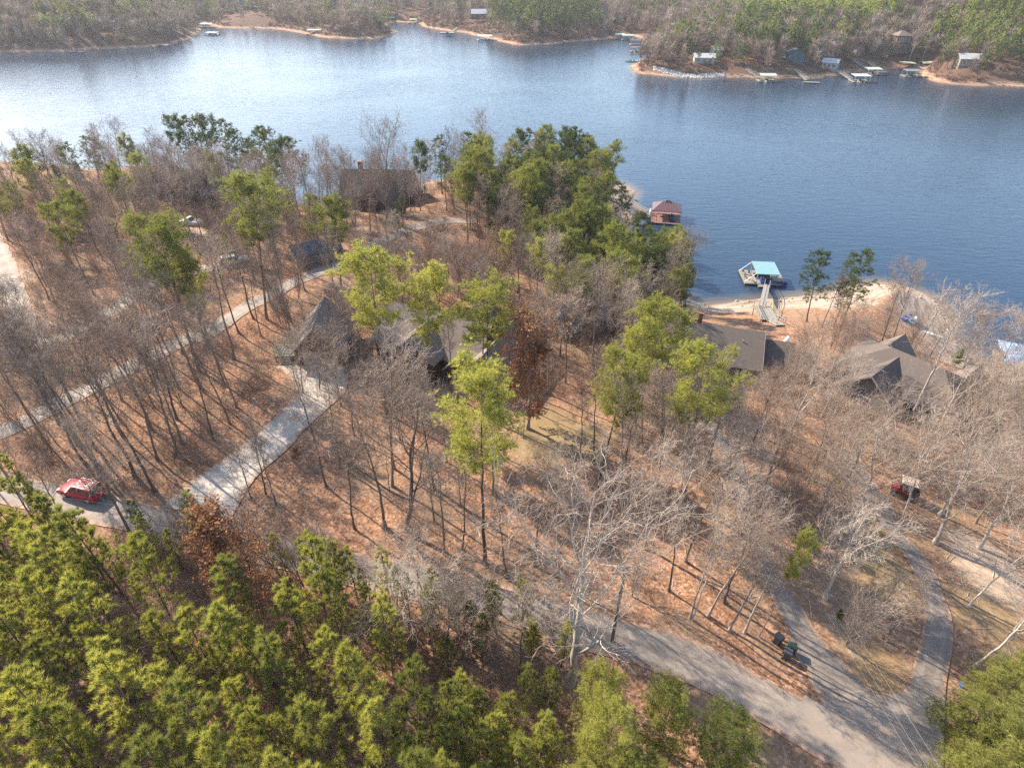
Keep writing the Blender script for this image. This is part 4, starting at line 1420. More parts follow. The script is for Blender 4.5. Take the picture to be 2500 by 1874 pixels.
# maroon roofed dock off the point
cx, cy = G(1438, 471, .4)
r = dock(cx, cy, math.radians(-12), 7.4, 8.2, "floating dock with a maroon hipped metal roof and red-brown deck off the point", 'hip', 'roof_maroon', 'reddeck', 2.7, 0, 1.02, .78, rise=1.75)
for ch in list(r.children):
    if ch.name.startswith(("roof", "post")): ch.location.y += 1.2
m = MB(); m.hexa([(-.9, .5, 4.05), (.9, .5, 4.05), (.9, 1.9, 4.05), (-.9, 1.9, 4.05)], [(-.5, 1.1, 4.75), (.5, 1.1, 4.75), (.5, 1.3, 4.75), (-.5, 1.3, 4.75)]); m.build("roof_vent", MT['roof_maroon'], r)
m = MB(); m.box(-2.3, 1.0, -3.2, 2.0, .35, .495); m.build("deck", MT['reddeck'], r)
for yy in (2.6, 1.1):
    k = MB(); k.tube([(-4.0, yy, .45), (-4.0, yy, 1.5), (-4.0, yy, 1.75)], [.3, .3, .12], 10); k.build("white_locker", MT['white'], r)
boat(cx + 1.55, cy + .1, math.radians(78), 4.8, 1.7, MT['blue'], "blue hulled boat parked under the maroon roof", .1)
t = thing("patio_table", (cx - 1.4, cy - 1.1, .5), 0.3, "small dark table on the red-brown deck of the maroon dock", "table")
m = MB(); m.tube([(0, 0, .68), (0, 0, .73)], .5, 12); m.build("tabletop", MT['seatdark'], t)
m = MB(); m.tube([(0, 0, 0), (0, 0, .68)], .06, 8); m.build("leg", MT['metal'], t)
sx, sy = G(1366, 441, 1.0)
ga = Vector((sx, sy, max(.6, H(sx, sy) + .3)))
c, s_ = math.cos(math.radians(-12)), math.sin(math.radians(-12))
gangway(ga, (cx - 3.7 * c - 0 * s_, cy - 3.7 * s_ + .2, .5), "brown wooden gangway from the rocky point to the maroon roofed dock", 1.1, True, None, 'reddeck', 'railwood')
gangway((sx - 7, sy + 1.8, H(sx - 7, sy + 1.8) + .5), (sx - .2, sy + .05, ga.z + .02), "pale boardwalk landing at the tip of the rocky point", 1.8, False)

# teal roofed dock and its pier
pa, pb = G(1614, 612, .5), G(1684, 613, .5)
pc = G(1617, 587, .5)
cx, cy = (pa[0] + pb[0]) / 2 + .3, (pa[1] + pc[1]) / 2 + .2
r = dock(cx, cy, math.radians(-6), 7.6, 6.6, "floating dock with a bright teal ribbed metal roof over half its deck", 'flat', 'roof_teal', 'deckwood', 2.5, 0, .62, .84, fx=.75)
m = MB(); m.box(-2.5, -1.0, -2.4, 1.8, .34, .494); m.box(-1.0, 2.4, -2.4, -1.2, .34, .493); m.build("deck", MT['deckwood'], r)
m = MB()
for b in (-2.7, 2.7): m.bar((-1.6, b, 2.62), (-3.75, b, .55), .10)
m.build("white_brace", MT['white'], r)
m = MB(); m.box(4.0, 5.0, -3.0, 2.6, .12, .2); m.build("side_float", MT['walk'], r)
m = MB(); m.box(-1.2, 1.4, -4.3, -3.31, .2, .36); m.build("step_float", MT['walk'], r)
for dx, lab in ((-.55, "left one of two blue jet skis under the teal roof edge"), (.75, "right one of two blue jet skis under the teal roof edge")):
    j = thing("jet_ski", (cx + dx + .2, cy - 2.1, .5), math.radians(-100), lab, "jet ski", "jet skis on the teal dock")
    hull(j, 0, 0, 0, 0, 2.4, 1.0, .5, MT['blue'], "body")
    m = MB(); m.box(-.8, .2, -.22, .22, .38, .72); m.build("seat", MT['seatdark'], j)
    m = MB(); m.bar((.35, 0, .4), (.25, 0, .95), .14); m.bar((.25, -.35, .95), (.25, .35, .95), .06); m.build("handlebar", MT['seatdark'], j)
boat(cx + 3.4, cy - 2.9, math.radians(-14), 2.8, 1.2, MT['blue'], "small blue dinghy beside the teal dock", .05, name="dinghy")
for dx, dy, nm in ((-3.0, 1.6, "far left"), (-2.0, .9, "far right"), (-3.2, -.5, "near left"), (-2.3, -2.2, "near right")):
    PRNG.random()
    t = thing("deck_chair", (cx + dx, cy + dy, .5), PRNG.random() * 3, "small brown deck chair, the %s one on the teal dock's open end" % nm, "chair", "deck chairs on the teal dock")
    m = MB(); m.box(-.28, .28, -.28, .28, .34, .42); m.build("seat", MT['railwood'], t)
    m = MB(); m.hexa([(-.28, .24, .42), (.28, .24, .42), (.28, .3, .42), (-.28, .3, .42)], [(-.28, .42, 1.0), (.28, .42, 1.0), (.28, .48, 1.0), (-.28, .48, 1.0)]); m.build("backrest", MT['railwood'], t)
    for a in (-.24, .24):
        for b in (-.24, .24):
            m = MB(); m.box(a - .03, a + .03, b - .03, b + .03, 0, .34); m.build("leg", MT['railwood'], t)
px, py, gz = GT(1651, 686)
gz += 1.0
r = thing("pier", (px, py, gz), math.radians(-5), "grey wooden pier platform on posts above the sandy beach", "pier")
deck(r, -1.5, 1.5, -2.5, 2.5, 0, 'deckwood', 3.2, "platform")
railing(r, [(-1.45, -2.4, 0), (-1.45, 2.4, 0), (-.6, 2.4, 0)]); railing(r, [(.6, 2.4, 0), (1.45, 2.4, 0), (1.45, -2.4, 0)])
gangway((px + .2, py + 2.5, gz), (cx + .35, cy - 3.35, .55), "narrow metal-railed gangway from the beach pier down to the teal dock", 1.0)
gangway((px + .35, py - 5.6, max(gz + .5, H(px + .35, py - 5.6) + .3)), (px + .1, py - 2.5, gz), "short railed ramp between the brown roof and the beach pier", 1.5)

# blue roofed dock at the right edge
bx, by = G(2190, 800, .5)
dock(bx + 2.5, by + .5, math.radians(-28), 9, 8, "dock with a pale blue hipped metal roof cut by the right edge of the photo", 'hip', 'roof_blue', 'deckwood', 2.6, 0, 1.0, 1.0, rise=1.8)
a = GT(2035, 754)
gangway((a[0], a[1], max(a[2], .2) + .6), (bx - 1.6, by + 1.2, .55), "long grey gangway from the rocky shore to the blue roofed dock", 1.4)
r = thing("pier", (bx - 2.6, by - .6, .62), math.radians(-28), "pale weathered platform beside the blue roofed dock", "pier")
deck(r, -2.4, 1.9, -3.4, 2.4, 0, 'walk', 1.2, "platform")
# ------------------------------------------------------------------ vehicles and roadside things
def car_paint(name, col):
    m, nt, b = new_mat(name)
    f = noise(nt, 2.0, 4, .6, obj_pos(nt))
    nt.links.new(mixc(nt, f, tuple(x * .85 for x in col), col), b.inputs["Base Color"])
    b.inputs["Roughness"].default_value = .6
    b.inputs["Specular IOR Level"].default_value = .3
    b.inputs["Coat Weight"].default_value = .12
    b.inputs["Coat Roughness"].default_value = .2
    return m

PAINT_RED = car_paint("red_car_paint", (.42, .018, .035))
PAINT_WHITE = car_paint("white_car_paint", (.66, .66, .66))
PAINT_SILVER = car_paint("silver_car_paint", (.42, .43, .44))
RUBBER = plain("tyre_rubber", (.025, .025, .025), .9)
CHROME = plain("bright_metal", (.45, .45, .45), .55, .05, 2, .5)
LENS = plain("lamp_lens", (.72, .72, .70), .1, .05)
REDLENS = plain("red_lens", (.40, .02, .02), .2, .05)

def wheel(root, x, y, r, w):
    m = MB()
    s = 1 if y > 0 else -1
    m.tube([(x, y - w / 2, r), (x, y + w / 2, r)], r, 16)
    o = m.build("wheel", RUBBER, root)
    k = MB(); k.tube([(x, y + s * (w / 2 - .02), r), (x, y + s * (w / 2 + .015), r)], r * .58, 12); k.build("rim", CHROME, o)

def suv(x, y, rz, paint, label, cat="car", L=4.75, W=1.85, name="parked_car", rack=True, tilt=0.0, pickup=False, group=None):
    """front towards local +x"""
    z = H(x, y) + .09
    r = thing(name, (x, y, z), rz, label, cat, group)
    l, w = L / 2, W / 2
    # side profile of the lower body, lofted across the width with tumblehome
    prof = [(-l, .45), (-l + .03, .95), (l * .30, 1.0), (l * .42, 1.0), (l * .88, .86), (l, .68), (l, .38), (l * .8, .25), (-l * .85, .25)]
    ys = [(-w, .94), (-w * .96, 1.0), (w * .96, 1.0), (w, .94)]
    m = MB()
    n = len(prof)
    vs = []
    for yy, sc_ in ys:
        for px_, pz in prof:
            vs.append((px_ * (1 if abs(yy) < w * .97 else .985), yy, .25 + (pz - .25) * sc_))
    fs = []
    for i in range(3):
        for j in range(n):
            j2 = (j + 1) % n
            fs.append((i * n + j, i * n + j2, (i + 1) * n + j2, (i + 1) * n + j))
    fs += [tuple(range(n))[::-1], tuple(range(3 * n, 4 * n))]
    m.add(vs, fs)
    m.build("body", paint, r, True, .05)
    # cabin
    x0, x1, xr0, xr1 = (-l + .10, l * .40, -l + .45, l * .12) if not pickup else (-l * .1, l * .42, -l * .02, l * .2)
    b = [(x0, -w * .93, .97), (x1, -w * .93, .97), (x1, w * .93, .97), (x0, w * .93, .97)]
    t = [(xr0, -w * .76, 1.60), (xr1, -w * .76, 1.62), (xr1, w * .76, 1.62), (xr0, w * .76, 1.60)]
    m = MB(); m.hexa(b, t)
    cab = m.build("cabin", paint, r, False, .06)
    def lerp(A, B, t_): return tuple(A[i] + (B[i] - A[i]) * t_ for i in range(3))
    def glass(p0, p1, q0, q1, out, nm, u0=.06, u1=.94, v0=.14, v1=.86):
        def pt(u, v):
            a = lerp(lerp(p0, p1, u), lerp(q0, q1, u), v)
            return (a[0] + out[0], a[1] + out[1], a[2] + out[2])
        m = MB(); ring = [pt(u0, v0), pt(u1, v0), pt(u1, v1), pt(u0, v1)]
        m.add(ring + [(p[0] - out[0] * 2, p[1] - out[1] * 2, p[2] - out[2] * 2) for p in ring], [(0, 1, 2, 3), (7, 6, 5, 4), (0, 4, 5, 1), (1, 5, 6, 2), (2, 6, 7, 3), (3, 7, 4, 0)])
        m.build(nm, MT['glass'], r)
    glass(b[1], b[2], t[1], t[2], (.012, 0, .012), "windscreen")
    glass(b[3], b[0], t[3], t[0], (-.012, 0, .008), "rear_window")
    for (A, B, C, D, s) in ((b[0], b[1], t[0], t[1], -1), (b[2], b[3], t[2], t[3], 1)):
        for u0, u1 in ((.05, .34), (.37, .64), (.67, .93)) if not pickup else ((.08, .92),):
            glass(A, B, C, D, (0, s * .012, .004), "side_window", u0, u1, .16, .84)
    for px_ in (-l * .6, l * .62):
        for s in (-1, 1):
            wheel(r, px_, s * (w - .08), .35, .24)
    for s in (-1, 1):
        m = MB(); m.box(l * .90, l + .012, s * w * .72 - .2, s * w * .72 + .2, .62, .76); m.build("headlight", LENS, r)
        m = MB(); m.box(-l - .02, -l + .05, s * w * .8 - .12, s * w * .8 + .12, .62, .9); m.build("tail_light", REDLENS, r)
        m = MB(); m.box(l * .30, l * .38, s * (w + .10) - .1, s * (w + .10) + .1, .98, 1.12); m.build("wing_mirror", paint, r)
    m = MB(); m.box(l - .02, l + .04, -w * .9, w * .9, .32, .5); m.build("bumper", RUBBER, r)
    m = MB(); m.box(l - .01, l + .02, -w * .4, w * .4, .55, .72); m.build("grille", MT['seatdark'], r)
    if rack:
        for s in (-1, 1):
            m = MB(); m.bar((xr0 + .15, s * w * .66, 1.68), (xr1 - .1, s * w * .66, 1.69), .04); m.build("roof_rail", CHROME, r)
        m = MB()
        for a in (.2, .38): m.bar((xr0 + a * 1.4 + .1, -w * .66, 1.71), (xr0 + a * 1.4 + .1, w * .66, 1.71), .06)
        m.build("roof_bar", CHROME, r)
    if pickup:
        m = MB(); m.box(-l + .15, -l * .14, -w * .8, w * .8, .96, 1.005); m.build("cargo_bed", MT['seatdark'], r)
    return r

a, b_ = GT(139, 1058), GT(228, 1080)
cx, cy = (a[0] + b_[0]) / 2 + .1, (a[1] + b_[1]) / 2
suv(cx, cy, math.atan2(a[1] - b_[1], a[0] - b_[0]), PAINT_RED, "shiny red estate car with a roof rack driving on the road at the left")
g = GT(366, 492); suv(g[0], g[1], math.radians(-38), PAINT_RED, "red car parked among the brush below the slate roof", rack=False)
g = GT(415, 486); suv(g[0], g[1], math.radians(170), PAINT_WHITE, "white pickup truck parked on bare dirt below the slate roof", "pickup truck", 5.6, 2.0, "pickup_truck", False, 0, True)
g = GT(508, 570); suv(g[0], g[1], math.radians(25), PAINT_SILVER, "silver car parked at the end of the rough gravel lane", rack=False)

# red utility cart with tan canopy
g = GT(1948, 1068)
r = thing("utility_cart", (g[0], g[1], g[2] + .1), math.radians(150), "small red utility cart with a tan canopy parked on the curving drive", "utility cart")
UT = car_paint("red_cart_paint", (.20, .032, .025))
m = MB(); m.hexa([(-1.1, -.62, .42), (1.25, -.55, .42), (1.25, .55, .42), (-1.1, .62, .42)], [(-1.15, -.66, .72), (.9, -.58, .78), (.9, .58, .78), (-1.15, .66, .72)]); m.build("body", UT, r, False, .04)
m = MB(); m.hexa([(.5, -.52, .72), (1.28, -.45, .5), (1.28, .45, .5), (.5, .52, .72)], [(.5, -.46, .98), (1.2, -.4, .74), (1.2, .4, .74), (.5, .46, .98)]); m.build("hood", UT, r, False, .04)
m = MB(); m.box(-.35, .15, -.5, .5, .72, .92); m.build("seat", MT['seatdark'], r)
m = MB(); m.hexa([(-.45, -.5, .9), (-.33, -.5, .9), (-.33, .5, .9), (-.45, .5, .9)], [(-.58, -.5, 1.4), (-.48, -.5, 1.4), (-.48, .5, 1.4), (-.58, .5, 1.4)]); m.build("backrest", MT['seatdark'], r)
m = MB(); m.box(-1.25, -.62, -.62, .62, .74, .8); m.box(-1.25, -1.19, -.62, .62, .8, 1.05); m.box(-1.19, -.62, -.62, -.56, .8, 1.05); m.box(-1.19, -.62, .56, .62, .8, 1.05); m.build("cargo_box", MT['seatdark'], r)
m = MB(); m.hexa([(-.95, -.68, 1.86), (.62, -.68, 1.9), (.62, .68, 1.9), (-.95, .68, 1.86)], [(-.85, -.58, 1.97), (.52, -.58, 2.0), (.52, .58, 2.0), (-.85, .58, 1.97)]); m.build("canopy", plain("tan_canopy", (.58, .44, .33), .7), r)
for a in (-.8, .5):
    for s in (-.56, .56):
        m = MB(); m.bar((a, s, .7), (a, s, 1.88), .05); m.build("canopy_post", MT['seatdark'], r)
for a, rad in ((-.75, .36), (.85, .32)):
    for s in (-1, 1): wheel(r, a, s * .6, rad, .24)
m = MB(); m.tube([(.42, -.22, .98), (.3, -.22, 1.2)], .03, 6); m.tube([(.31, -.22, 1.18), (.28, -.22, 1.22)], .18, 12); m.build("steering_wheel", MT['seatdark'], r)
for s in (-.4, .4):
    m = MB(); m.box(1.24, 1.30, s - .09, s + .09, .56, .68); m.build("headlight", LENS, r)

# wheeled refuse bins at the drive
def bin_(q, rz, mat, label, lid=True):
    g = GT(*q)
    r = thing("wheeled_bin", (g[0], g[1], g[2] + .02), rz, label, "refuse bin", "refuse bins beside the drive")
    m = MB(); m.hexa([(-.26, -.28, .06), (.26, -.28, .06), (.26, .24, .06), (-.26, .24, .06)], [(-.34, -.38, 1.02), (.34, -.38, 1.02), (.34, .34, 1.02), (-.34, .34, 1.02)]); m.build("body", mat, r, False, .04)
    r.scale = (.85, .85, .9)
    m = MB(); m.hexa([(-.36, -.40, 1.03), (.36, -.40, 1.03), (.36, .40, 1.03), (-.36, .40, 1.03)], [(-.30, -.34, 1.12), (.30, -.34, 1.12), (.30, .36, 1.15), (-.30, .36, 1.15)]); m.build("lid", mat, r, False, .03)
    m = MB(); m.bar((-.28, .42, .98), (.28, .42, .98), .05); m.build("handle", RUBBER, r)
    for s in (-.30, .30):
        m = MB(); m.tube([(s - .04, .27, .13), (s + .04, .27, .13)], .13, 12); m.build("wheel", RUBBER, r)
BK = plain("black_bin_plastic", (.022, .025, .03), .4)
bin_((1697, 1420), math.radians(60), plain("charcoal_bin_plastic", (.05, .052, .06), .4), "charcoal wheeled bin with a grey lid, nearest of three to the road")
bin_((1706, 1408), math.radians(75), plain("dark_green_bin_plastic", (.012, .035, .025), .4), "dark green wheeled bin standing between two darker bins at the drive edge")
bin_((1678, 1388), math.radians(30), BK, "black wheeled bin standing in the leaves, farthest of three from the road")
g = GT(2076, 1480)
r = thing("recycling_tub", (g[0], g[1], g[2] + .02), .5, "small bright blue tub lying by the drive near the bottom right pines", "tub")
m = MB(); m.hexa([(-.28, -.2, 0), (.28, -.2, 0), (.28, .2, 0), (-.28, .2, 0)], [(-.34, -.25, .36), (.34, -.25, .36), (.34, .25, .36), (-.34, .25, .36)]); m.build("body", plain("blue_tub_plastic", (.03, .17, .50), .45), r)
m = MB(); m.box(-.37, .37, -.28, .28, .361, .40); m.build("rim", plain("blue_tub_rim", (.04, .20, .55), .45), r)

r.scale = (.55, .55, .55)

# utility poles and lines
POLE = plain("weathered_pole_wood", (.20, .165, .13), .9, .25, 3)
def pole(q, top_z_above, label, transformer=True):
    g = GT(*q)
    h = top_z_above
    r = thing("utility_pole", (g[0], g[1], g[2]), math.radians(25), label, "utility pole")
    m = MB(); m.tube([(0, 0, -.5), (0, 0, h)], [.15, .10], 10); m.build("mast", POLE, r, True)
    m = MB(); m.bar((-.9, .14, h - .6), (.9, .14, h - .6), .09, .11); m.build("crossarm", POLE, r)
    for s in (-.8, 0, .8):
        m = MB(); m.tube([(s, .14, h - .54), (s, .14, h - .38)], [.05, .04], 8); m.build("insulator", MT['white'], r)
    if transformer:
        m = MB(); m.tube([(.34, 0, h - 2.3), (.34, 0, h - 1.35), (.34, 0, h - 1.27)], [.23, .23, .12], 12); m.build("transformer", plain("pale_transformer", (.56, .56, .55), .5), r)
    return Vector((g[0], g[1], g[2] + h))
x, y, z = GT(1527, 1010)
d = qray(1546, 880); t = y / d[1]
P1 = pole((1527, 1010), CAMZ + d[2] * t - z, "wooden utility pole with a pale transformer can, right of the leaning pine")
x, y, z = GT(1322, 1385)
d = qray(1340, 1222); t = y / d[1]
P2 = pole((1322, 1385), CAMZ + d[2] * t - z, "thin wooden utility pole standing in front of the huge white forked tree", False)
WIRE = plain("bare_power_line", (.17, .16, .15), .5)
def wire(a, b, sag, label, rad=.007):
    a, b = Vector(a), Vector(b)
    pts = []
    for i in range(25):
        t = i / 24
        p = a.lerp(b, t)
        p.z -= sag * 4 * t * (1 - t)
        pts.append(p)
    o = MB().tube(pts, rad, 5).build("power_line", WIRE)
    tag(o, label, "power line", "power lines strung between the poles")
gl = G(-120, 1035, 20); gr = G(1880, 1735, 20.5)
off = Vector((.35, .7, 0))
wire((gl[0], gl[1], 20), P2 + Vector((0, 0, -.4)), .5, "upper power line crossing over the red car to the pole at the white tree")
wire((gl[0] - .8, gl[1] - 1.1, 19.2), P2 + Vector((0, 0, -1.4)), .6, "lower power line crossing over the red car to the pole at the white tree")
wire(P2 + Vector((0, 0, -.4)), (gr[0], gr[1], 20.5), .4, "dark power line from the pole at the white tree down the asphalt road")
wire(P2 + Vector((0, 0, -1.4)), (gr[0] + 1.4, gr[1] + .8, 19.6), .5, "second power line along the asphalt road toward the bottom edge")
ge = G(2025, 1705, 20)
wire(P1 + Vector((-.5, -.2, -.4)), (ge[0] - .35, ge[1], 20), .5, "leftmost of three lines running from the transformer pole across the junction")
wire(P1 + Vector((0, 0, -.4)), (ge[0] + .05, ge[1], 20.2), .5, "middle of three lines running from the transformer pole across the junction")
wire(P1 + Vector((.6, .3, -.4)), (ge[0] + .75, ge[1] + .2, 20.2), .5, "rightmost of three lines running from the transformer pole across the junction")

# odds and ends near the lake houses
def small_boat_on_land(q, rz, mat, label):
    g = GT(*q)
    r = thing("canoe", (g[0], g[1], g[2] + .12), rz, label, "canoe")
    hull(r, 0, 0, 0, 0, 3.2, .8, .4, mat)
    for a in (-.6, .5):
        m = MB(); m.box(a - .12, a + .12, -.34, .34, .36, .4); m.build("thwart", MT['railwood'], r)
small_boat_on_land((1958, 690), .6, MT['blue'], "blue canoe lying in the leaves on the sandy spit")
small_boat_on_land((1972, 695), .9, MT['hullwhite'], "white canoe lying beside the blue one on the spit")
small_boat_on_land((2011, 726), 2.3, MT['hullwhite'], "white canoe alone by the rocks above the far end of the spit")
for q, lab in (((1698, 740), "upper of two white gas tanks at the right end of the stepped brown roof"), ((1705, 756), "lower of two white gas tanks at the right end of the stepped brown roof")):
    g = GT(*q)
    r = thing("gas_tank", (g[0], g[1], g[2]), .9, lab, "gas tank", "gas tanks by the lake house")
    m = MB(); m.tube([(-.75, 0, .55), (-.68, 0, .55), (.68, 0, .55), (.75, 0, .55)], [.12, .3, .3, .12], 12); m.build("tank", MT['white'], r, True)
    for a in (-.45, .45):
        m = MB(); m.box(a - .06, a + .06, -.2, .2, 0, .3); m.build("leg", MT['stone'], r)

# ------------------------------------------------------------------ far shore: docks, boats, houses
FC = []      # clearings kept free of far trees (x, y, r)
def qz(qx, qy, z=.4):
    x, y = G(qx, qy, z)
    return x, y
def far_dock(q, rz, L, W, label, roof='flat', roofmat='roof_white', gw=None, boat_mat=None, boat_label=None, rh=3.1, deckmat='deckwood', rise=.8, gwlab=None):
    x, y = qz(*q)
    dock(x, y, math.radians(rz), L, W, label, roof, roofmat, deckmat, rh, group='boat docks along the far shore', rise=rise)
    FC.append((x, y, 6))
    if gw:
        (q0, q1) = gw
        g = GT(*q0)
        a = (g[0], g[1], max(g[2], .3) + .3)
        b = qz(*q1)
        gangway(a, (b[0], b[1], .55), gwlab, 1.4, True, 'gangways along the far shore')
        n = 6
        for i in range(n + 1):
            FC.append((a[0] + (b[0] - a[0]) * i / n, a[1] + (b[1] - a[1]) * i / n, 4))
    if boat_mat:
        boat(x + .2, y - .3, math.radians(rz + 90), min(W * .85, 6.0), 2.2, boat_mat, boat_label, .1, group='boats at the far docks')

far_dock((165, 112), -4, 9.5, 5, "flat open far dock with a blue covered boat, at the far left", None, gw=((154, 84), (158, 106)), boat_mat=MT['blue'], boat_label="blue covered boat tied at the far left dock", gwlab="white gangway up the bank from the dock with the blue covered boat")
far_dock((352, 98), -3, 8, 3, "low dark far dock under the long slanting walkway", None, gw=((250, 65), (337, 95)), gwlab="very long walkway slanting down the left headland to a low dock")
far_dock((446, 59), -5, 12, 7, "white flat roofed dock tucked behind the left headland", 'flat', 'roof_white', gw=((432, 48), (442, 56)), gwlab="thin white gangway above the dock behind the left headland")
far_dock((556, 56), 2, 16, 9, "pale gabled dock in front of the sandy lawn", 'gable', 'roof_sage', gw=((525, 24), (539, 58)), boat_mat=MT['hullwhite'], boat_label="white boat beside the dock below the sandy lawn", gwlab="long gangway down the sandy lawn to the pale gabled dock")
far_dock((680, 73), 5, 13, 7, "low grey-green roofed dock under a curving gangway", 'flat', 'roof_sage', gw=((722, 55), (689, 68)), boat_mat=MT['hullwhite'], boat_label="white boat at the dock under the curving gangway", gwlab="pale gangway rising right from the grey-green roofed dock")
far_dock((840, 45), 3, 13, 8, "green roofed dock far up the narrow inlet", 'flat', 'roof_green', gw=((792, 40), (826, 46)), gwlab="pale gangway reaching the green roofed dock in the inlet")
far_dock((893, 49), 0, 8, 6, "tiny pale dock at the mouth of the farthest inlet", 'flat', 'roof_sage')
far_dock((966, 71), -3, 12, 6, "dark dock with a bright blue tarp under the red bank", None, boat_mat=MT['blue'], boat_label="bright blue tarped boat on the dark dock under the red bank", gw=((988, 60), (980, 68)), gwlab="short gangway up the red bank beside the blue tarped boat")
far_dock((1048, 86), 8, 12.5, 8, "large white flat roofed dock left of the pine headland", 'flat', 'roof_white', gw=((1092, 74), (1060, 81)), boat_mat=MT['hullwhite'], boat_label="white boat under the large white roofed dock", gwlab="pale gangway from the pine headland to the white roofed dock")
far_dock((1338, 83), 4, 9, 6, "pale green dock, farthest in the cluster of the right hand cove", 'gable', 'roof_sage')
far_dock((1356, 85), 2, 10, 6, "grey-green flat dock second from the back of the cove cluster", 'flat', 'roof_sage', gw=((1425, 80), (1366, 86)), gwlab="long pale ramp running right from the dock cluster in the cove")
far_dock((1373, 96), 0, 9, 6, "dark two level dock in the middle of the cove cluster", 'flat', 'roof_slate', rh=3.0)
far_dock((1373, 111), 0, 8, 6, "brown topped dock with an upper sun deck, nearest in the cove cluster", 'flat', 'roof_maroon', rh=2.8, boat_mat=MT['hullwhite'], boat_label="pale boat under the brown topped dock in the cove")
far_dock((1655, 174), -4, 9.6, 7, "sage green gable roofed dock right of the stone bank", 'gable', 'roof_sage', gw=((1612, 151), (1637, 169)), boat_mat=MT['hullwhite'], boat_label="white boat filling the sage green gabled dock", gwlab="grey gangway from the stone bank to the sage green dock")
far_dock((1753, 178), -12, 8, 2.2, "narrow bare float at the end of a bent white gangway", None, gw=((1718, 154), (1742, 174)), gwlab="white gangway below the blue-green cottage leading to a bare float")
far_dock((1857, 175), -3, 9.4, 7, "white flat roofed dock nearest the open water on the right", 'flat', 'roof_white', gw=((1802, 150), (1838, 173)), boat_mat=MT['hullwhite'], boat_label="white boat under the white flat roofed dock on the right", gwlab="long white gangway from the white boathouse to the flat roofed dock")
far_dock((1884, 160), -2, 9, 6.5, "sage roofed dock just behind the white flat roofed dock", 'flat', 'roof_sage', gw=((1841, 131), (1876, 153)), boat_mat=MT['hullwhite'], boat_label="cream boat under the sage roof behind the white dock", gwlab="long grey-green gangway to the sage roofed dock")
far_dock((1903, 156), -2, 7, 2.4, "short bare float between the sage dock and the tower house", None, gw=((1874, 135), (1898, 153)), gwlab="pale gangway to the short bare float")
far_dock((1957, 147), 0, 8.5, 6, "pale pink roofed dock below the three storey house", 'flat', 'roof_cream', gw=((1929, 117), (1948, 142)), gwlab="stepped walkway from the three storey house down to its dock", boat_mat=MT['hullwhite'], boat_label="white boat beside the dock below the three storey house")
far_dock((2001, 147), 2, 9, 5, "cream yellow roofed dock tucked against the rocky point", 'gable', 'roof_cream')
far_dock((1968, 164), -2, 9.6, 6, "grey roofed dock floating off the rocky point", 'flat', 'roof_grey', boat_mat=MT['seatdark'], boat_label="dark boat under the grey roofed dock off the rocky point")

x, y = qz(457, 75); boat(x, y, math.radians(175), 13, 5.5, MT['hullwhite'], "houseboat-like pontoon boat with a white canopy crossing by the left headland", .1, MT['hullwhite'], "pontoon_boat", "pontoon boat")
x, y = qz(1364, 132); boat(x, y, math.radians(170), 8, 2.8, MT['hullwhite'], "open pale pontoon boat moored outside the cove", .1, None, "pontoon_boat", "pontoon boat")
x, y, z = GT(1450, 133); boat(x, y, math.radians(200), 6, 2.2, MT['seatdark'], "dark boat on a trailer parked on the stone bank's lawn", z + .5)
x, y = qz(1385, 85); boat(x, y, .2, 6, 2.2, MT['hullwhite'], "small white boat at the back of the dock cluster", .05)
x, y = qz(970, 78); boat(x, y, .1, 5, 2, MT['seatdark'], "dark skiff in front of the blue tarped dock", .05)

def far_house(q, rz, L, W, eave, ridge, wall, roof, label, kind='gable', levels=1, name="house"):
    x, y, z = GT(*q)
    r = thing(name, (x, y, z), math.radians(rz), label, name, "houses on the far shore")
    FC.append((x, y, max(L, W) * .52))
    FC.append((x - x * .022, y - y * .022, 3.2))
    f = gable_block if kind == 'gable' else hip_block
    T = f(r, 0, 0, 0, L, W, eave, ridge, wall, roof, .6, -2.0, **({'trim': None} if kind == 'gable' else {}))
    for k in range(levels):
        for u in (-.3, 0, .3):
            window(r, T, u * L, -W / 2, 1.5 + k * 2.8, '-y', 1.5, 1.4, 'white')
        if levels > 1 or wall == 'green_wall':
            m = MB(); m.hexa([T(-L / 2, -W / 2 - 2.2, k * 2.8 + .1), T(L / 2, -W / 2 - 2.2, k * 2.8 + .1), T(L / 2, -W / 2 - .01, k * 2.8 + .1), T(-L / 2, -W / 2 - .01, k * 2.8 + .1)],
                             [T(-L / 2, -W / 2 - 2.2, k * 2.8 + .3), T(L / 2, -W / 2 - 2.2, k * 2.8 + .3), T(L / 2, -W / 2 - .01, k * 2.8 + .3), T(-L / 2, -W / 2 - .01, k * 2.8 + .3)])
            m.build("balcony", MT['trim'], r)
    return r, T
far_house((118, 60), 8, 13, 9, 3.2, 6.5, 'grey_wall', 'roof_grey', "grey house in the shade of the far left wooded bank")
far_house((258, 42), -6, 14, 9, 3.2, 7.0, 'tan_wall', 'roof_orange', "house with an orange-red roof showing between far left trees")
far_house((218, 57), 4, 16, 8, 3.6, 6.2, 'white_wall', 'roof_grey', "long pale house low among the trees of the left headland")
far_house((527, 20), 3, 17, 11, 6.0, 11.0, 'white_wall', 'roof_slate', "large pale gabled house above the sandy lawn", 'gable', 2)
far_house((1037, 38), 4, 15, 10, 3.4, 6.4, 'brown_wall', 'roof_white', "white roofed house above the red bank left of the pines")
far_house((1300, 44), 70, 12, 9, 5.0, 8.6, 'white_wall', 'roof_grey', "white gable fronted house right of the pine headland", 'gable', 2)
far_house((1519, 135), -8, 11, 7, 3.0, 4.6, 'white_wall', 'roof_white', "low white cottage behind the stone bank")
far_house((1546, 118), 10, 6, 5, 2.8, 4.4, 'white_wall', 'roof_white', "tiny white shed behind the low white cottage", name="shed")
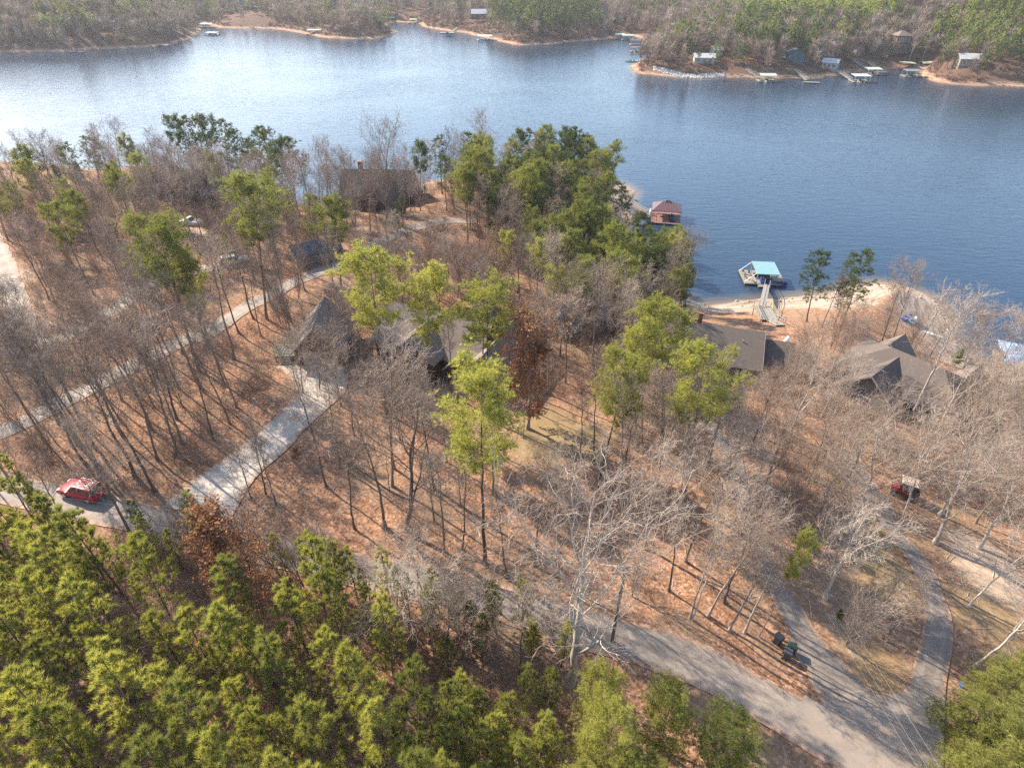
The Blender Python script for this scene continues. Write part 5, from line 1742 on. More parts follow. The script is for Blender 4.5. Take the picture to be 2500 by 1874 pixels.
far_house((1505, 98), 2, 15, 8, 3.0, 4.6, 'tan_wall', 'roof_sage', "long low house with a pale sage roof behind the cottage")
far_house((1466, 68), 6, 18, 9, 3.2, 5.4, 'white_wall', 'roof_white', "long white roofed building up the slope from the cove")
far_house((1714, 132), 84, 8, 9, 4.2, 6.4, 'green_wall', 'roof_slate', "dark blue-green gabled cottage facing the water")
far_house((1779, 120), -6, 9, 8, 5.4, 7.4, 'white_wall', 'roof_white', "white two storey house with a white roof above the boathouse", 'gable', 2)
far_house((1792, 147), -35, 8, 6, 3.2, 4.8, 'white_wall', 'roof_white', "white boathouse on the bank at the head of the long gangway")
far_house((1936, 112), 4, 8.5, 8, 8.6, 11.2, 'brown_wall', 'roof_tan', "three storey house with stacked white balconies and a hipped tan roof", 'hip', 3)
far_house((1846, 105), 2, 9, 7, 4.0, 6.2, 'red_wall', 'roof_orange', "small brick-red house left of the three storey house")
far_house((2088, 140), -10, 11, 8, 3.4, 5.4, 'tan_wall', 'roof_white', "pale roofed house half hidden by pines on the rocky point")
far_house((1850, 117), 20, 5, 4, 2.6, 4.0, 'tan_wall', 'roof_tan', "little tan roofed boathouse below the brick-red house", name="shed")

# stone bank and shore rocks
def rocks(name, spots, mat, seed, r0, r1, label):
    rg = np.random.default_rng(seed)
    n = len(spots)
    base = np.array([(1, 0, 0), (0, 1, 0), (-1, 0, 0), (0, -1, 0), (0, 0, .8), (0, 0, -.8)], float)
    F = np.array([(0, 1, 4), (1, 2, 4), (2, 3, 4), (3, 0, 4), (1, 0, 5), (2, 1, 5), (3, 2, 5), (0, 3, 5)])
    S = np.array(spots)
    V = base[None] * (r0 + (r1 - r0) * rg.random((n, 1, 1)) ** 2) * (.6 + .7 * rg.random((n, 6, 1)))
    a = rg.random(n) * 6.28
    R = np.stack([np.stack([np.cos(a), -np.sin(a), 0 * a], 1), np.stack([np.sin(a), np.cos(a), 0 * a], 1), np.stack([0 * a, 0 * a, 1 + 0 * a], 1)], 1)
    V = np.einsum('nij,nkj->nki', R, V) + S[:, None, :]
    me = mesh_np(name, V.reshape(-1, 3), [(F[None] + np.arange(n)[:, None, None] * 6).reshape(-1, 3)])
    me.materials.append(mat)
    o = bpy.data.objects.new(name, me)
    COL.objects.link(o)
    return tag(o, label, kind="stuff")
rnd = random.Random(3)
sp = []
for i in range(1400):
    t = rnd.random()
    qx = 1412 + t * 152
    qy = 149 + 17 * min(1, t * 2.2) + rnd.uniform(-5.5, 3.5) - 6 * max(0, t - .8) * 2
    g = GT(qx, qy)
    if g[2] > .1: sp.append((g[0], g[1], g[2] + .05))
rocks("riprap", sp, plain("grey_riprap_stone", (.36, .35, .33), .9, .3, 2), 1, .35, .85, "bank of pale grey broken stone along the far right headland")
sp = []
edge = NEAR_Q[19:44]
for i in range(420):
    k = rnd.randrange(len(edge) - 1); t = rnd.random()
    qx = edge[k][0] + (edge[k + 1][0] - edge[k][0]) * t + rnd.uniform(-14, 4); qy = edge[k][1] + (edge[k + 1][1] - edge[k][1]) * t + rnd.uniform(-4, 16)
    g = GT(qx, qy)
    if .05 < g[2] < 2.2: sp.append((g[0], g[1], g[2]))
rocks("beach_rocks", sp, plain("tan_shore_rock", (.34, .25, .185), .9, .3, 2), 2, .10, .55, "tan rocks scattered on the exposed sandy shore")
# ------------------------------------------------------------------ where the trees stand
FOOT += [(-26, 69.5, 4.6), (-10, 69.5, 6.5), (-1, 68.5, 4.5), (29.5, 71, 6.5), (36, 68, 3), (51, 63, 7), (-77, 147, 9), (-31, 139, 8.5), (-2, 147, 8)]
for q in ((150, 1070), (185, 1075), (225, 1080), (1945, 1060), (1690, 1400), (1240, 690), (365, 490), (415, 485), (505, 570)):
    a = GT(*q)
    FOOT.append((a[0], a[1], 2.2))

# --- single trees known from the photograph (ground point, top point)
T_ = [
 ('mature', (1047, 1215), (1040, 800), 'yellow', "tall straight pine alone on the leaf slope, bole bare below a broad crown", 0, 1.0),
 ('mature', (1293, 1052), (1345, 765), 'yellow', "yellow-green pine leaning out over two dark slim trunks below the grass patch", 1, 1.0),
 ('mature', (1388, 975), (1378, 702), 'yellow', "round-topped yellow-green pine just behind the leaning pine", 2, .85),
 ('mature', (1430, 935), (1425, 652), 'yellow', "broad flat-topped yellow-green pine beside the long brown roof", 3, 1.05),
 ('mature', (1478, 1085), (1515, 760), 'yellow', "pale yellow-green pine in front of the long brown roof", 4, 1.0),
 ('mature', (1052, 905), (1055, 617), 'yellow', "wide-crowned pine standing over the ridge of the brown house", 1, 1.15),
 ('mature', (918, 905), (925, 586), 'yellow', "thin pine whose bole crosses the brown house's dark gable", 2, .85),
 ('mature', (836, 893), (800, 545), 'yellow', "big round-crowned pine between the garage and the main brown roof", 3, 1.1),
 ('mature', (577, 690), (535, 385), 'green', "large open-branched pine beside the bend of the gravel lane", 4, 1.2),
 ('mature', (740, 640), (722, 430), 'green', "spreading pine across the gravel lane from the steep brown roof", 0, 1.05),
 ('mature', (430, 800), (315, 470), 'green', "dark-stemmed pine with a wide ragged crown near the parked white pickup", 1, 1.15),
 ('mature', (470, 790), (395, 555), 'yellow', "short bushy bright pine left of the gravel lane", 2, .8),
 ('young', (498, 588), (492, 500), 'green', "small young pine beside the silver car", 1, .9),
 ('mature', (1480, 690), (1465, 570), 'green', "round pine at the water's edge left of the teal roofed dock", 0, 1.0),
 ('layered', (1742, 695), (1762, 535), 'dark', "dark pine with tiered crown on the beach right of the teal dock", 0, 1.0),
 ('layered', (1815, 712), (1870, 545), 'dark', "leaning dark pine on the sandy beach, its crown over the water", 1, 1.15),
 ('layered', (1800, 705), (1840, 600), 'green', "shorter pine tucked under the leaning beach pine", 2, .9),
 ('mature', (1640, 1374), (1752, 1152), 'yellow', "narrow vine-clad pine leaning beside the bin drive", 3, .42),
 ('spread', (1228, 1475), (1270, 1095), 'white', "huge white forked tree spreading over the road", 0, 1.0),
 ('spread', (855, 1405), (870, 1230), 'white', "whitish spreading tree at the edge of the young pine stand", 1, 1.15),
 ('brownleaf', (1140, 925), (1145, 705), 'rust', "rust-brown leafy tree beside the lawn behind the brown house", 0, 1.0),
 ('brownleaf', (1172, 700), (1165, 650), 'rust', "small rust-leaved tree behind the brown house roof", 1, 1.0),
 ('brownleaf', (1265, 720), (1280, 655), 'rust', "rust-leaved tree right of the small grey roof", 0, 1.0),
 ('brownleaf', (510, 1345), (480, 1130), 'rust', "rust-brown leafy tree at the top of the young pine stand", 1, 1.0),
 ('brownleaf', (640, 1000), (640, 975), 'rust', "low rusty shrub tree beside the concrete driveway", 0, .9),
 ('tall', (752, 832), (735, 640), 'grey', "bare tree standing close to the garage's right corner", 1, 1.0), ('small', (690, 842), (690, 735), 'grey', "twiggy sapling in front of the garage door", 0, 1.0), ('slim', (655, 850), (640, 700), 'grey', None, 0, .9),
 ('tall', (800, 500), (790, 330), 'grey', None, 2, 1.0), ('tall', (770, 520), (760, 350), 'grey', None, 4, 1.0), ('spread', (870, 490), (880, 350), 'grey', None, 1, 1.0), ('tall', (400, 440), (395, 320), 'grey', None, 1, 1.1), ('tall', (450, 450), (440, 330), 'grey', None, 3, 1.1), ('slim', (350, 430), (345, 310), 'grey', None, 0, 1.0),
 ('tall', (511, 880), (432, 650), 'grey', "straight dark-boled tree at the head of the leaf slope by the driveway", 0, 1.0),
 ('tall', (382, 905), (310, 640), 'grey', "thick-boled bare tree in the middle of the slope above the driveway", 1, 1.0),
 ('tall', (170, 960), (-10, 640), 'grey', "giant dark forked tree at the left, limbs reaching across the lane", 2, 1.25),
 ('tall', (380, 985), (290, 690), 'grey', None, 3, 1.0), ('tall', (340, 992), (265, 720), 'grey', None, 4, .9),
 ('tall', (460, 950), (410, 700), 'grey', None, 0, .9), ('slim', (335, 1060), (180, 780), 'grey', None, 0, 1.0),
 ('tall', (300, 1200), (210, 880), 'grey', "dark bare tree on the roadside right of the red car", 2, .9),
 ('tall', (545, 1077), (505, 960), 'grey', "dark tree with a few clinging leaves at the driveway edge", 3, 1.1),
 ('slim', (575, 1068), (540, 900), 'grey', None, 1, 1.0), ('tall', (705, 1050), (650, 830), 'grey', None, 4, .9),
 ('slim', (735, 1010), (700, 780), 'grey', None, 2, .9),
 ('tall', (848, 1050), (835, 720), 'grey', "tall dark trunk in front of the left end of the brown house", 1, .95),
 ('spread', (880, 1145), (905, 850), 'grey', "large forked tree on the slope before the brown house", 2, 1.0),
 ('tall', (832, 1138), (775, 850), 'grey', "pale-topped bare tree left of the large forked tree", 2, 1.0),
 ('slim', (960, 1195), (945, 975), 'grey', None, 0, 1.0), ('slim', (995, 1090), (985, 930), 'grey', None, 1, .9),
 ('slim', (998, 1185), (1010, 985), 'grey', None, 2, .8), ('tall', (1155, 1222), (1175, 970), 'grey', None, 4, .85),
 ('slim', (1255, 985), (1265, 850), 'grey', "dark slim tree alone at the right edge of the grass patch", 0, 1.1),
 ('slim', (1283, 1000), (1290, 760), 'grey', None, 1, .8), ('slim', (1340, 1080), (1350, 800), 'grey', None, 2, .8),
 ('tall', (1130, 945), (1140, 820), 'grey', None, 0, .8),
 ('spread', (1395, 1185), (1420, 985), 'white', "white-limbed tree standing above the tall white forked tree", 3, 1.0),
 ('tall', (1490, 1335), (1580, 1070), 'pale', None, 0, .8), ('tall', (1495, 1338), (1560, 1150), 'pale', None, 1, .8),
 ('tall', (1530, 1330), (1650, 1100), 'pale', None, 2, .9), ('tall', (1575, 1362), (1680, 1160), 'pale', None, 3, .9),
 ('slim', (1608, 1366), (1690, 1190), 'pale', None, 0, 1.0),
 ('spread', (1782, 1292), (1870, 1120), 'white', "white-barked forked tree on the bank between the two drives", 0, .95),
 ('spread', (2020, 1172), (2120, 950), 'white', "pale tree with reaching limbs below the red utility cart", 1, 1.1),
 ('tall', (2092, 1310), (2260, 1120), 'white', "leaning white-barked tree on the bare dirt patch", 0, 1.0),
 ('spread', (1840, 1170), (1810, 930), 'pale', "broad pale tree left of the cart drive", 2, 1.0),
 ('spread', (1620, 1150), (1640, 990), 'pale', None, 3, 1.0), ('tall', (1945, 1130), (1985, 900), 'pale', None, 4, 1.0),
 ('tall', (1915, 1385), (2010, 1250), 'pale', None, 1, 1.0), ('tall', (1895, 1330), (1960, 1240), 'pale', None, 2, .9),
 ('tall', (1960, 905), (2090, 640), 'white', "tall white-limbed tree against the open water at the right", 3, 1.1),
 ('tall', (1905, 740), (1945, 570), 'grey', None, 0, .9), ('tall', (1925, 750), (1975, 580), 'grey', None, 1, .8),
 ('spread', (835, 480), (838, 285), 'grey', "bare tree holding a dark nest, over the steep brown roof", 1, 1.0),
 ('tall', (1035, 395), (1045, 245), 'grey', "tall bare tree with twiggy nests, black against the water", 1, 1.2),
 ('tall', (268, 400), (258, 262), 'grey', "bare tree standing against the water left of the slate roof", 0, 1.2),
 ('tall', (345, 400), (340, 280), 'grey', None, 3, 1.0), ('tall', (130, 440), (110, 285), 'grey', None, 2, 1.2),
 ('tall', (710, 460), (715, 305), 'grey', None, 1, 1.1), ('slim', (660, 475), (650, 330), 'grey', None, 0, 1.0),
 ('tall', (1160, 660), (1160, 525), 'pale', "pale many-limbed tree behind the rust-leaved tree", 1, 1.3),
 ('spread', (1310, 745), (1325, 575), 'grey', None, 2, 1.0),
 ('brownleaf', (1160, 395), (1165, 300), 'rust', "reddish leaved tree at the tip of the point", 0, .7),
 ('mature', (18, 520), (18, 258), 'dark', "dark pine at the far left edge of the photo, against the water", 0, 1.0),
 ('layered', (218, 400), (212, 292), 'dark', "squat dark pine standing alone against the water left of the slate roof", 0, 1.3),
]
PINES_SHORE = [(395, 392, 395, 250), (420, 396, 418, 252), (448, 398, 462, 246), (470, 400, 478, 252), (500, 404, 496, 256), (522, 408, 520, 278), (545, 410, 540, 300),
               (570, 430, 572, 272), (590, 440, 588, 275), (615, 450, 615, 300), (640, 452, 640, 298), (600, 462, 606, 330),
               (1115, 400, 1124, 282), (1140, 402, 1142, 280), (1185, 408, 1188, 290), (1215, 414, 1222, 280), (1240, 420, 1240, 274), (1262, 430, 1265, 290),
               (1285, 445, 1280, 318), (1305, 455, 1305, 352), (1008, 400, 1008, 285), (908, 455, 910, 308), (965, 455, 958, 335)]
for i, (bx, by, tx, ty) in enumerate(PINES_SHORE):
    T_.append(('layered' if i % 3 else 'mature', (bx, by), (tx, ty), 'dark', None, i % 3, 1.0))
for kind, bq, tq, tone, lab, var, wide in T_:
    hero(kind, bq, tq, tone, lab, 'hero', var, wide)

def fill(qpoly, n, spacing, seed, mix, top_h=None, road=.9, foot=0.0, zone='', minshore=3.0):
    """mix: list of (weight, kind, tone, hmin, hmax)"""
    rnd = random.Random(seed * 31 + 5)
    for x, y in scatter(qpoly, n, spacing, seed, top_h, road, foot, minshore):
        r = rnd.random() * sum(m[0] for m in mix)
        for w, kind, tone, h0, h1 in mix:
            r -= w
            if r <= 0: break
        h = rnd.uniform(h0, h1)
        if hides(x, y, H(x, y), h, rnd): continue
        plant(kind, x, y, h, tone, (rnd.gauss(0, .04), rnd.gauss(0, .04)), zone)

# --- young pine stand at the foot of the picture
fill([(-260, 1080), (40, 1045), (170, 1110), (310, 1200), (560, 1230), (640, 1180), (800, 1180), (860, 1270), (740, 1310), (860, 1420), (900, 1490), (890, 1720), (-300, 1740)],
     88, 2.4, 3, [(6, 'young', 'yellow', 9.5, 13.5), (2, 'young', 'green', 10, 14), (.5, 'small', 'brown', 4, 7)], 11.5, .7, zone='young')
fill([(940, 1470), (1020, 1450), (1180, 1560), (1200, 1720), (880, 1720), (890, 1600)],
     26, 1.9, 4, [(5, 'young', 'yellow', 7, 10), (2, 'young', 'green', 7, 10)], 8.5, .7, zone='young')
fill([(1320, 1430), (1400, 1420), (1470, 1450), (1600, 1530), (1640, 1600), (1720, 1740), (1170, 1740), (1190, 1640), (1260, 1500)],
     20, 2.5, 5, [(6, 'broadpine', 'yellow', 7.5, 10), (2, 'broadpine', 'green', 8, 10.5)], 9, .5, zone='broad')
for k, (q, h) in enumerate([((2125, 1530), 5.5), ((2185, 1455), 5.0), ((2222, 1560), 6.0), ((2105, 1640), 4.5), ((2175, 1650), 5.5), ((2240, 1430), 4.5), ((2250, 1640), 6.0)]):
    x, y = G(q[0], q[1], 12 + h)
    plant('broadpine', x, y, h, 'yellow', (.06, 0), 'broad', None, k % 2, wide=1.75)
fill([(0, 1020), (60, 1040), (60, 1120), (-200, 1120), (-200, 1000)], 8, 2.5, 16, [(3, 'young', 'yellow', 9, 12)], 10, .6, zone='young')
fill([(640, 1230), (800, 1300), (1200, 1420), (1180, 1500), (900, 1440), (620, 1300)], 16, 2.6, 17, [(4, 'young', 'green', 4, 7), (2, 'small', 'brown', 4, 6), (1.5, 'slim', 'grey', 8, 11)], None, .6, zone='young')
fill([(120, 1140), (330, 1150), (560, 1200), (760, 1235), (900, 1270), (860, 1330), (620, 1270), (330, 1240), (100, 1170)], 44, 1.7, 18, [(5, 'young', 'yellow', 5, 8.5), (2, 'small', 'grey', 4, 7), (1, 'slim', 'grey', 9, 12)], None, .3, zone='young')

fill([(780, 1270), (900, 1285), (1010, 1315), (1180, 1370), (1260, 1420), (1180, 1470), (940, 1420), (800, 1340)], 22, 1.9, 21,
     [(4, 'young', 'yellow', 4, 7), (3, 'small', 'pale', 4, 6.5), (1, 'slim', 'pale', 7, 9)], None, .2, zone='young')
fill([(990, 520), (1130, 470), (1380, 520), (1400, 600), (1480, 690), (1430, 740), (1300, 700), (1200, 690), (1100, 620)],
     48, 3.2, 22, [(5, 'mature', 'green', 11, 15), (1, 'mature', 'yellow', 10, 14), (1.5, 'broadpine', 'green', 8, 11), (1.5, 'layered', 'dark', 10, 14), (2, 'tall', 'grey', 10, 14)], zone='point', minshore=5)
for k, (q, h) in enumerate([((782, 1165), 7), ((700, 1172), 7), ((925, 1262), 6), ((1015, 1300), 5.5), ((1062, 1255), 6), ((1150, 1340), 5), ((1190, 1450), 6), ((1000, 1455), 7),
                            ((1095, 1505), 7), ((1140, 1445), 6), ((1050, 1565), 8), ((1185, 1565), 7), ((960, 1380), 5), ((510, 1080), 8), ((890, 1200), 6), ((960, 1560), 8), ((1120, 1600), 8)]):
    x, y = G(q[0], q[1], 12 + h)
    if road_dist(x, y) > .1:
        plant('young', x, y, h, 'yellow' if k % 3 else 'green', (0, 0), 'young', None, k % 5, wide=1.25)
fill([(1080, 620), (1400, 610), (1490, 690), (1470, 760), (1300, 770), (1190, 750), (1100, 700)], 20, 3.6, 23, [(4, 'mature', 'green', 10, 14), (2, 'mature', 'yellow', 10, 13)], zone='point', minshore=5)
# --- bare woods
fill([(-120, 1010), (0, 905), (300, 800), (600, 660), (660, 760), (560, 900), (470, 990), (330, 1075), (0, 1040), (-120, 1020)],
     52, 2.8, 7, [(5, 'tall', 'grey', 13, 19), (3, 'slim', 'grey', 12, 17), (2, 'small', 'grey', 4, 7), (1, 'tall', 'brown', 12, 16)], zone='slope')
fill([(-260, 560), (0, 470), (330, 420), (480, 440), (700, 470), (720, 560), (520, 650), (300, 770), (0, 890), (-260, 960)],
     112, 3.3, 8, [(5, 'tall', 'grey', 11, 16), (3, 'small', 'brown', 5, 8), (2, 'slim', 'brown', 10, 15), (1.6, 'mature', 'green', 12, 17), (1.2, 'broadpine', 'green', 6, 10), (2, 'tall', 'brown', 11, 15)], zone='left')
fill([(-60, 385), (60, 380), (330, 392), (480, 395), (640, 455), (800, 440), (900, 420), (1100, 392), (1230, 400), (1250, 430), (900, 470), (640, 520), (300, 450), (-60, 470)],
     74, 3.0, 9, [(4, 'tall', 'grey', 10, 15), (2, 'slim', 'grey', 9, 14), (1.0, 'layered', 'dark', 9, 14), (3, 'small', 'brown', 5, 8), (1, 'bush', 'dark', 3, 5)], zone='shore')
fill([(960, 420), (1200, 410), (1310, 440), (1360, 520), (1390, 600), (1440, 640), (1480, 690), (1350, 700), (1180, 620), (1030, 570), (990, 500)],
     100, 3.3, 10, [(3, 'mature', 'green', 12, 17), (2, 'mature', 'dark', 12, 16), (1.5, 'broadpine', 'green', 8, 11), (2.5, 'layered', 'dark', 11, 16), (4, 'tall', 'grey', 11, 15)], zone='point', minshore=5)
fill([(860, 620), (900, 560), (1000, 560), (1110, 610), (1150, 680), (1090, 690), (960, 660), (870, 650)],
     30, 2.6, 11, [(5, 'small', 'brown', 6, 9), (3, 'slim', 'brown', 9, 12)], zone='thicket')
fill([(600, 640), (760, 610), (900, 650), (1100, 700), (1450, 700), (1450, 760), (1220, 850), (1180, 900), (1100, 860), (860, 860), (700, 900), (600, 760)],
     66, 2.6, 12, [(4, 'tall', 'grey', 10, 15), (4, 'small', 'brown', 5, 8), (2, 'slim', 'grey', 10, 14)], zone='house', foot=.5)
fill([(560, 1100), (700, 920), (900, 900), (1200, 1010), (1420, 960), (1560, 1000), (1570, 1100), (1640, 1300), (1600, 1380), (1240, 1290), (900, 1200)],
     40, 3.4, 13, [(4, 'slim', 'grey', 9, 15), (2, 'small', 'grey', 5, 7), (3, 'tall', 'grey', 11, 15)], zone='centre')
fill([(1300, 880), (1460, 800), (1700, 800), (1850, 860), (2230, 870), (2330, 1050), (2300, 1130), (2050, 1130), (1960, 1060), (1900, 1010), (1800, 1130), (1650, 1120), (1440, 1000)],
     88, 3.0, 14, [(5, 'spread', 'pale', 7, 11), (4, 'tall', 'pale', 10, 14), (4, 'small', 'pale', 5, 8), (1.5, 'tall', 'brown', 9, 13)], zone='right', foot=.3)
fill([(1740, 690), (1850, 690), (1960, 690), (2030, 760), (2000, 830), (1840, 830), (1720, 800)],
     16, 3.2, 15, [(4, 'tall', 'grey', 9, 13), (3, 'small', 'brown', 4, 7)], zone='spit', minshore=6)
fill([(2040, 1180), (2300, 1150), (2320, 1420), (2120, 1480), (2060, 1350), (2040, 1260)], 12, 4, 19, [(3, 'tall', 'pale', 9, 12), (2, 'spread', 'pale', 8, 11)], zone='right')
fill([(1690, 1180), (1860, 1130), (1960, 1280), (1960, 1420), (1830, 1440), (1760, 1330)], 14, 3.2, 20, [(2, 'tall', 'pale', 8, 12), (3, 'small', 'pale', 4, 7)], zone='between')

fill([(330, 395), (500, 395), (520, 450), (330, 450)], 9, 2.6, 31, [(3, 'tall', 'grey', 9, 13), (3, 'small', 'grey', 6, 8)], zone='shore', foot=-3)
fill([(740, 450), (900, 450), (900, 500), (740, 520)], 9, 2.6, 32, [(3, 'tall', 'grey', 10, 14), (3, 'small', 'grey', 6, 9)], zone='shore', foot=-3)
fill([(560, 1190), (780, 1240), (1000, 1300), (1200, 1370), (1150, 1400), (900, 1310), (560, 1230)], 14, 2.0, 33, [(4, 'small', 'pale', 5, 8), (2, 'slim', 'pale', 8, 11)], None, .2, zone='young')
# --- low evergreen bushes
for bq, h, lab in [((1810, 1335), 1.1, "small round green bush on the leaf bank between the two drives"),
                   ((1885, 850), 3.2, "dark green evergreen bush against the hip roofed house"),
                   ((735, 480), 4.0, "dark evergreen bush at the left end of the steep brown roof"),
                   ((860, 500), 3.0, "dark evergreen bush in front of the steep brown roof"),
                   ((160, 470), 5.0, "olive green bush in the left woods"), ((250, 520), 4.0, "olive bush beside the rough gravel lane"),
                   ((470, 470), 4.5, "dark green bush below the slate roof"), ((2180, 900), 4.0, "green bush at the right edge below the blue roof"),
                   ((2060, 790), 3.0, "olive bush beside the gangway to the blue roofed dock")]:
    x, y, z = GT(*bq)
    plant('bush', x, y, h, 'dark' if 'dark' in lab else 'green', (0, 0), 'bush', lab)
# ------------------------------------------------------------------ brush on the forest floor
def brush(name, regions, mat, seed, hmin, hmax, label, blades=16):
    rg = np.random.default_rng(seed)
    tm = TreeMesh()
    rnd = random.Random(seed)
    C = []
    for qp, n in regions:
        poly = [GT(x, y)[:2] for x, y in qp]
        xs = [p[0] for p in poly]; ys = [p[1] for p in poly]
        k = 0
        while k < n:
            x, y = rnd.uniform(min(xs), max(xs)), rnd.uniform(min(ys), max(ys))
            if inside(x, y, poly):
                C.append((x, y)); k += 1
    C = np.array(C)
    z, dn, df = land(C[:, 0], C[:, 1])
    ok = np.array([road_dist(a, b) > .5 and d > 5 and all((a - p) ** 2 + (b - q) ** 2 > (r * .8) ** 2 for p, q, r in FOOT) for (a, b), d in zip(C, np.maximum(dn, df))])
    C = np.concatenate([C, z[:, None]], 1)[ok]
    n = len(C)
    hh = hmin + (hmax - hmin) * rg.random(n) ** 1.5
    d = unit(np.stack([rg.normal(0, .45, (n, blades)), rg.normal(0, .45, (n, blades)), np.ones((n, blades))], -1))
    L = hh[:, None] * (.6 + .6 * rg.random((n, blades)))
    off = np.concatenate([rg.normal(0, .28, (n, blades, 2)), np.zeros((n, blades, 1))], -1)
    P = (C[:, None, None, :] + off[:, :, None, :] + d[:, :, None, :] * L[:, :, None, None] * np.linspace(-.05, 1, 4)[None, None, :, None])
    P = P.reshape(-1, 4, 3)
    P[:, 1:] += rg.normal(0, .06, P[:, 1:].shape)
    R = np.full((len(P), 1), .014) * np.linspace(1, .5, 4)[None]
    tm.tubes(P, R, 3)
    P2, R2 = spawn(rg, P, R, 4, .3, 1, 25, 55, .45, 3, .05, .2, .8, .6, rmin=.007)
    tm.tubes(P2, R2, 3)
    me = tm.mesh(name)
    me.materials[0] = mat
    o = bpy.data.objects.new(name, me)
    COL.objects.link(o)
    return tag(o, label, kind="stuff")

W_LEFT = [(-260, 560), (0, 440), (330, 410), (640, 470), (720, 560), (600, 660), (300, 800), (0, 900), (-260, 1000)]
W_FOOT = [(-300, 1150), (300, 1180), (640, 1240), (1180, 1440), (1300, 1560), (1200, 1700), (-400, 1700)]
W_RIGHT = [(1300, 850), (1700, 800), (2300, 880), (2330, 1130), (1950, 1060), (1650, 1130), (1400, 1000)]
W_HOUSE = [(600, 640), (900, 640), (1400, 690), (1450, 780), (1220, 860), (860, 880), (700, 900), (600, 760)]
W_SHORE = [(-60, 385), (330, 395), (640, 450), (1230, 400), (1340, 430), (1380, 560), (1000, 600), (640, 520), (300, 450), (-60, 470)]
W_SLOPE = [(-120, 1010), (0, 905), (600, 660), (600, 850), (470, 990), (330, 1075), (0, 1040)]
brush("undergrowth", [(W_LEFT, 1500), (W_SHORE, 900), (W_HOUSE, 420), (W_SLOPE, 150)], M['twig_brown'], 5, .8, 3.2, "brown leafless brush covering the floor of the lakeside woods")
brush("undergrowth", [(W_RIGHT, 650), ([(1800, 700), (2030, 740), (2000, 850), (1780, 830)], 90)], M['twig_pale'], 6, .8, 2.4, "pale leafless brush under the trees on the right bank")
brush("undergrowth", [(W_FOOT, 900)], M['twig_brown'], 7, .6, 1.9, "brown brush under the young pine stand")

# fallen sticks and limbs lying in the leaves
def fallen(regions, seed, label):
    rg = np.random.default_rng(seed); rnd = random.Random(seed)
    C = []
    for qp, n in regions:
        poly = [GT(x, y)[:2] for x, y in qp]
        xs = [p[0] for p in poly]; ys = [p[1] for p in poly]
        for _ in range(n):
            x, y = rnd.uniform(min(xs), max(xs)), rnd.uniform(min(ys), max(ys))
            if inside(x, y, poly) and road_dist(x, y) > .8: C.append((x, y))
    C = np.array(C); n = len(C)
    a = rg.random(n) * 6.28; L = .6 + 2.6 * rg.random(n) ** 3
    t = np.linspace(-.5, .5, 4)
    X = C[:, :1] + np.cos(a)[:, None] * L[:, None] * t; Y = C[:, 1:] + np.sin(a)[:, None] * L[:, None] * t
    P = np.stack([X + rg.normal(0, .05, X.shape), Y + rg.normal(0, .05, X.shape), H_arr(X.ravel(), Y.ravel()).reshape(X.shape) + .05], -1)
    R = (.012 + .03 * rg.random((n, 1)) * L[:, None] / 3) * np.linspace(1, .5, 4)[None]
    tm = TreeMesh(); tm.tubes(P, R, 4)
    P2, R2 = spawn(rg, P, R, 2, .3, .9, 25, 55, .4, 3, 0, .1, .7, .5, rmin=.008)
    tm.tubes(P2, R2, 3)
    me = tm.mesh("fallen_branches"); me.materials[0] = M['bark_pale']
    o = bpy.data.objects.new("fallen_branches", me); COL.objects.link(o)
    tag(o, label, kind="stuff")
fallen([(W_SLOPE, 500), ([(560, 1100), (700, 920), (1420, 960), (1640, 1300), (1240, 1290)], 800), (W_RIGHT, 600), ([(1690, 1180), (2300, 1100), (2300, 1650), (2060, 1600), (1760, 1400)], 500), (W_FOOT, 400)], 12,
       "pale fallen sticks and broken limbs lying in the leaves")
# ------------------------------------------------------------------ far woods
# a few far trees that stand out on the opposite shore
for kind, bq, tq, tone, lab, var, wide in [
    ('mature', (1482, 160), (1490, 86), 'dark', "dark pine standing at the water in front of the stone bank, far shore", 0, .9),
    ('mature', (1508, 150), (1512, 105), 'dark', "smaller dark pine left of the low white cottage, far shore", 1, .8),
    ('tall', (1450, 140), (1452, 55), 'grey', "slender bare tree left of the stone bank pine, far shore", 0, .9),
    ('spread', (1962, 134), (1985, 62), 'pale', "white-barked tree right of the three storey house, far shore", 0, .8),
    ('tall', (1990, 135), (2010, 75), 'pale', "pale bare tree leaning behind the cream yellow dock, far shore", 1, .9),
    ('spread', (1880, 118), (1890, 60), 'grey', "broad bare tree left of the three storey house, far shore", 2, .8),
    ('layered', (2045, 150), (2048, 95), 'green', "feathery green pine on the rocky point, far shore", 0, 1.1),
    ('mature', (145, 78), (146, -12), 'yellow', "sunlit yellow-green pine beside the grey house, far left shore", 2, .9),
    ('mature', (165, 76), (166, 5), 'green', "green pine right of the sunlit pine, far left shore", 3, .9),
    ('mature', (1815, 120), (1818, 62), 'yellow', "bright pine above the white boathouse, far shore", 4, .9),
    ('bush', (820, 66), (822, 47), 'dark', "round dark evergreen beside the inlet, far shore", 0, 1.2)]:
    hero(kind, bq, tq, tone, lab, 'farhero', var, wide)

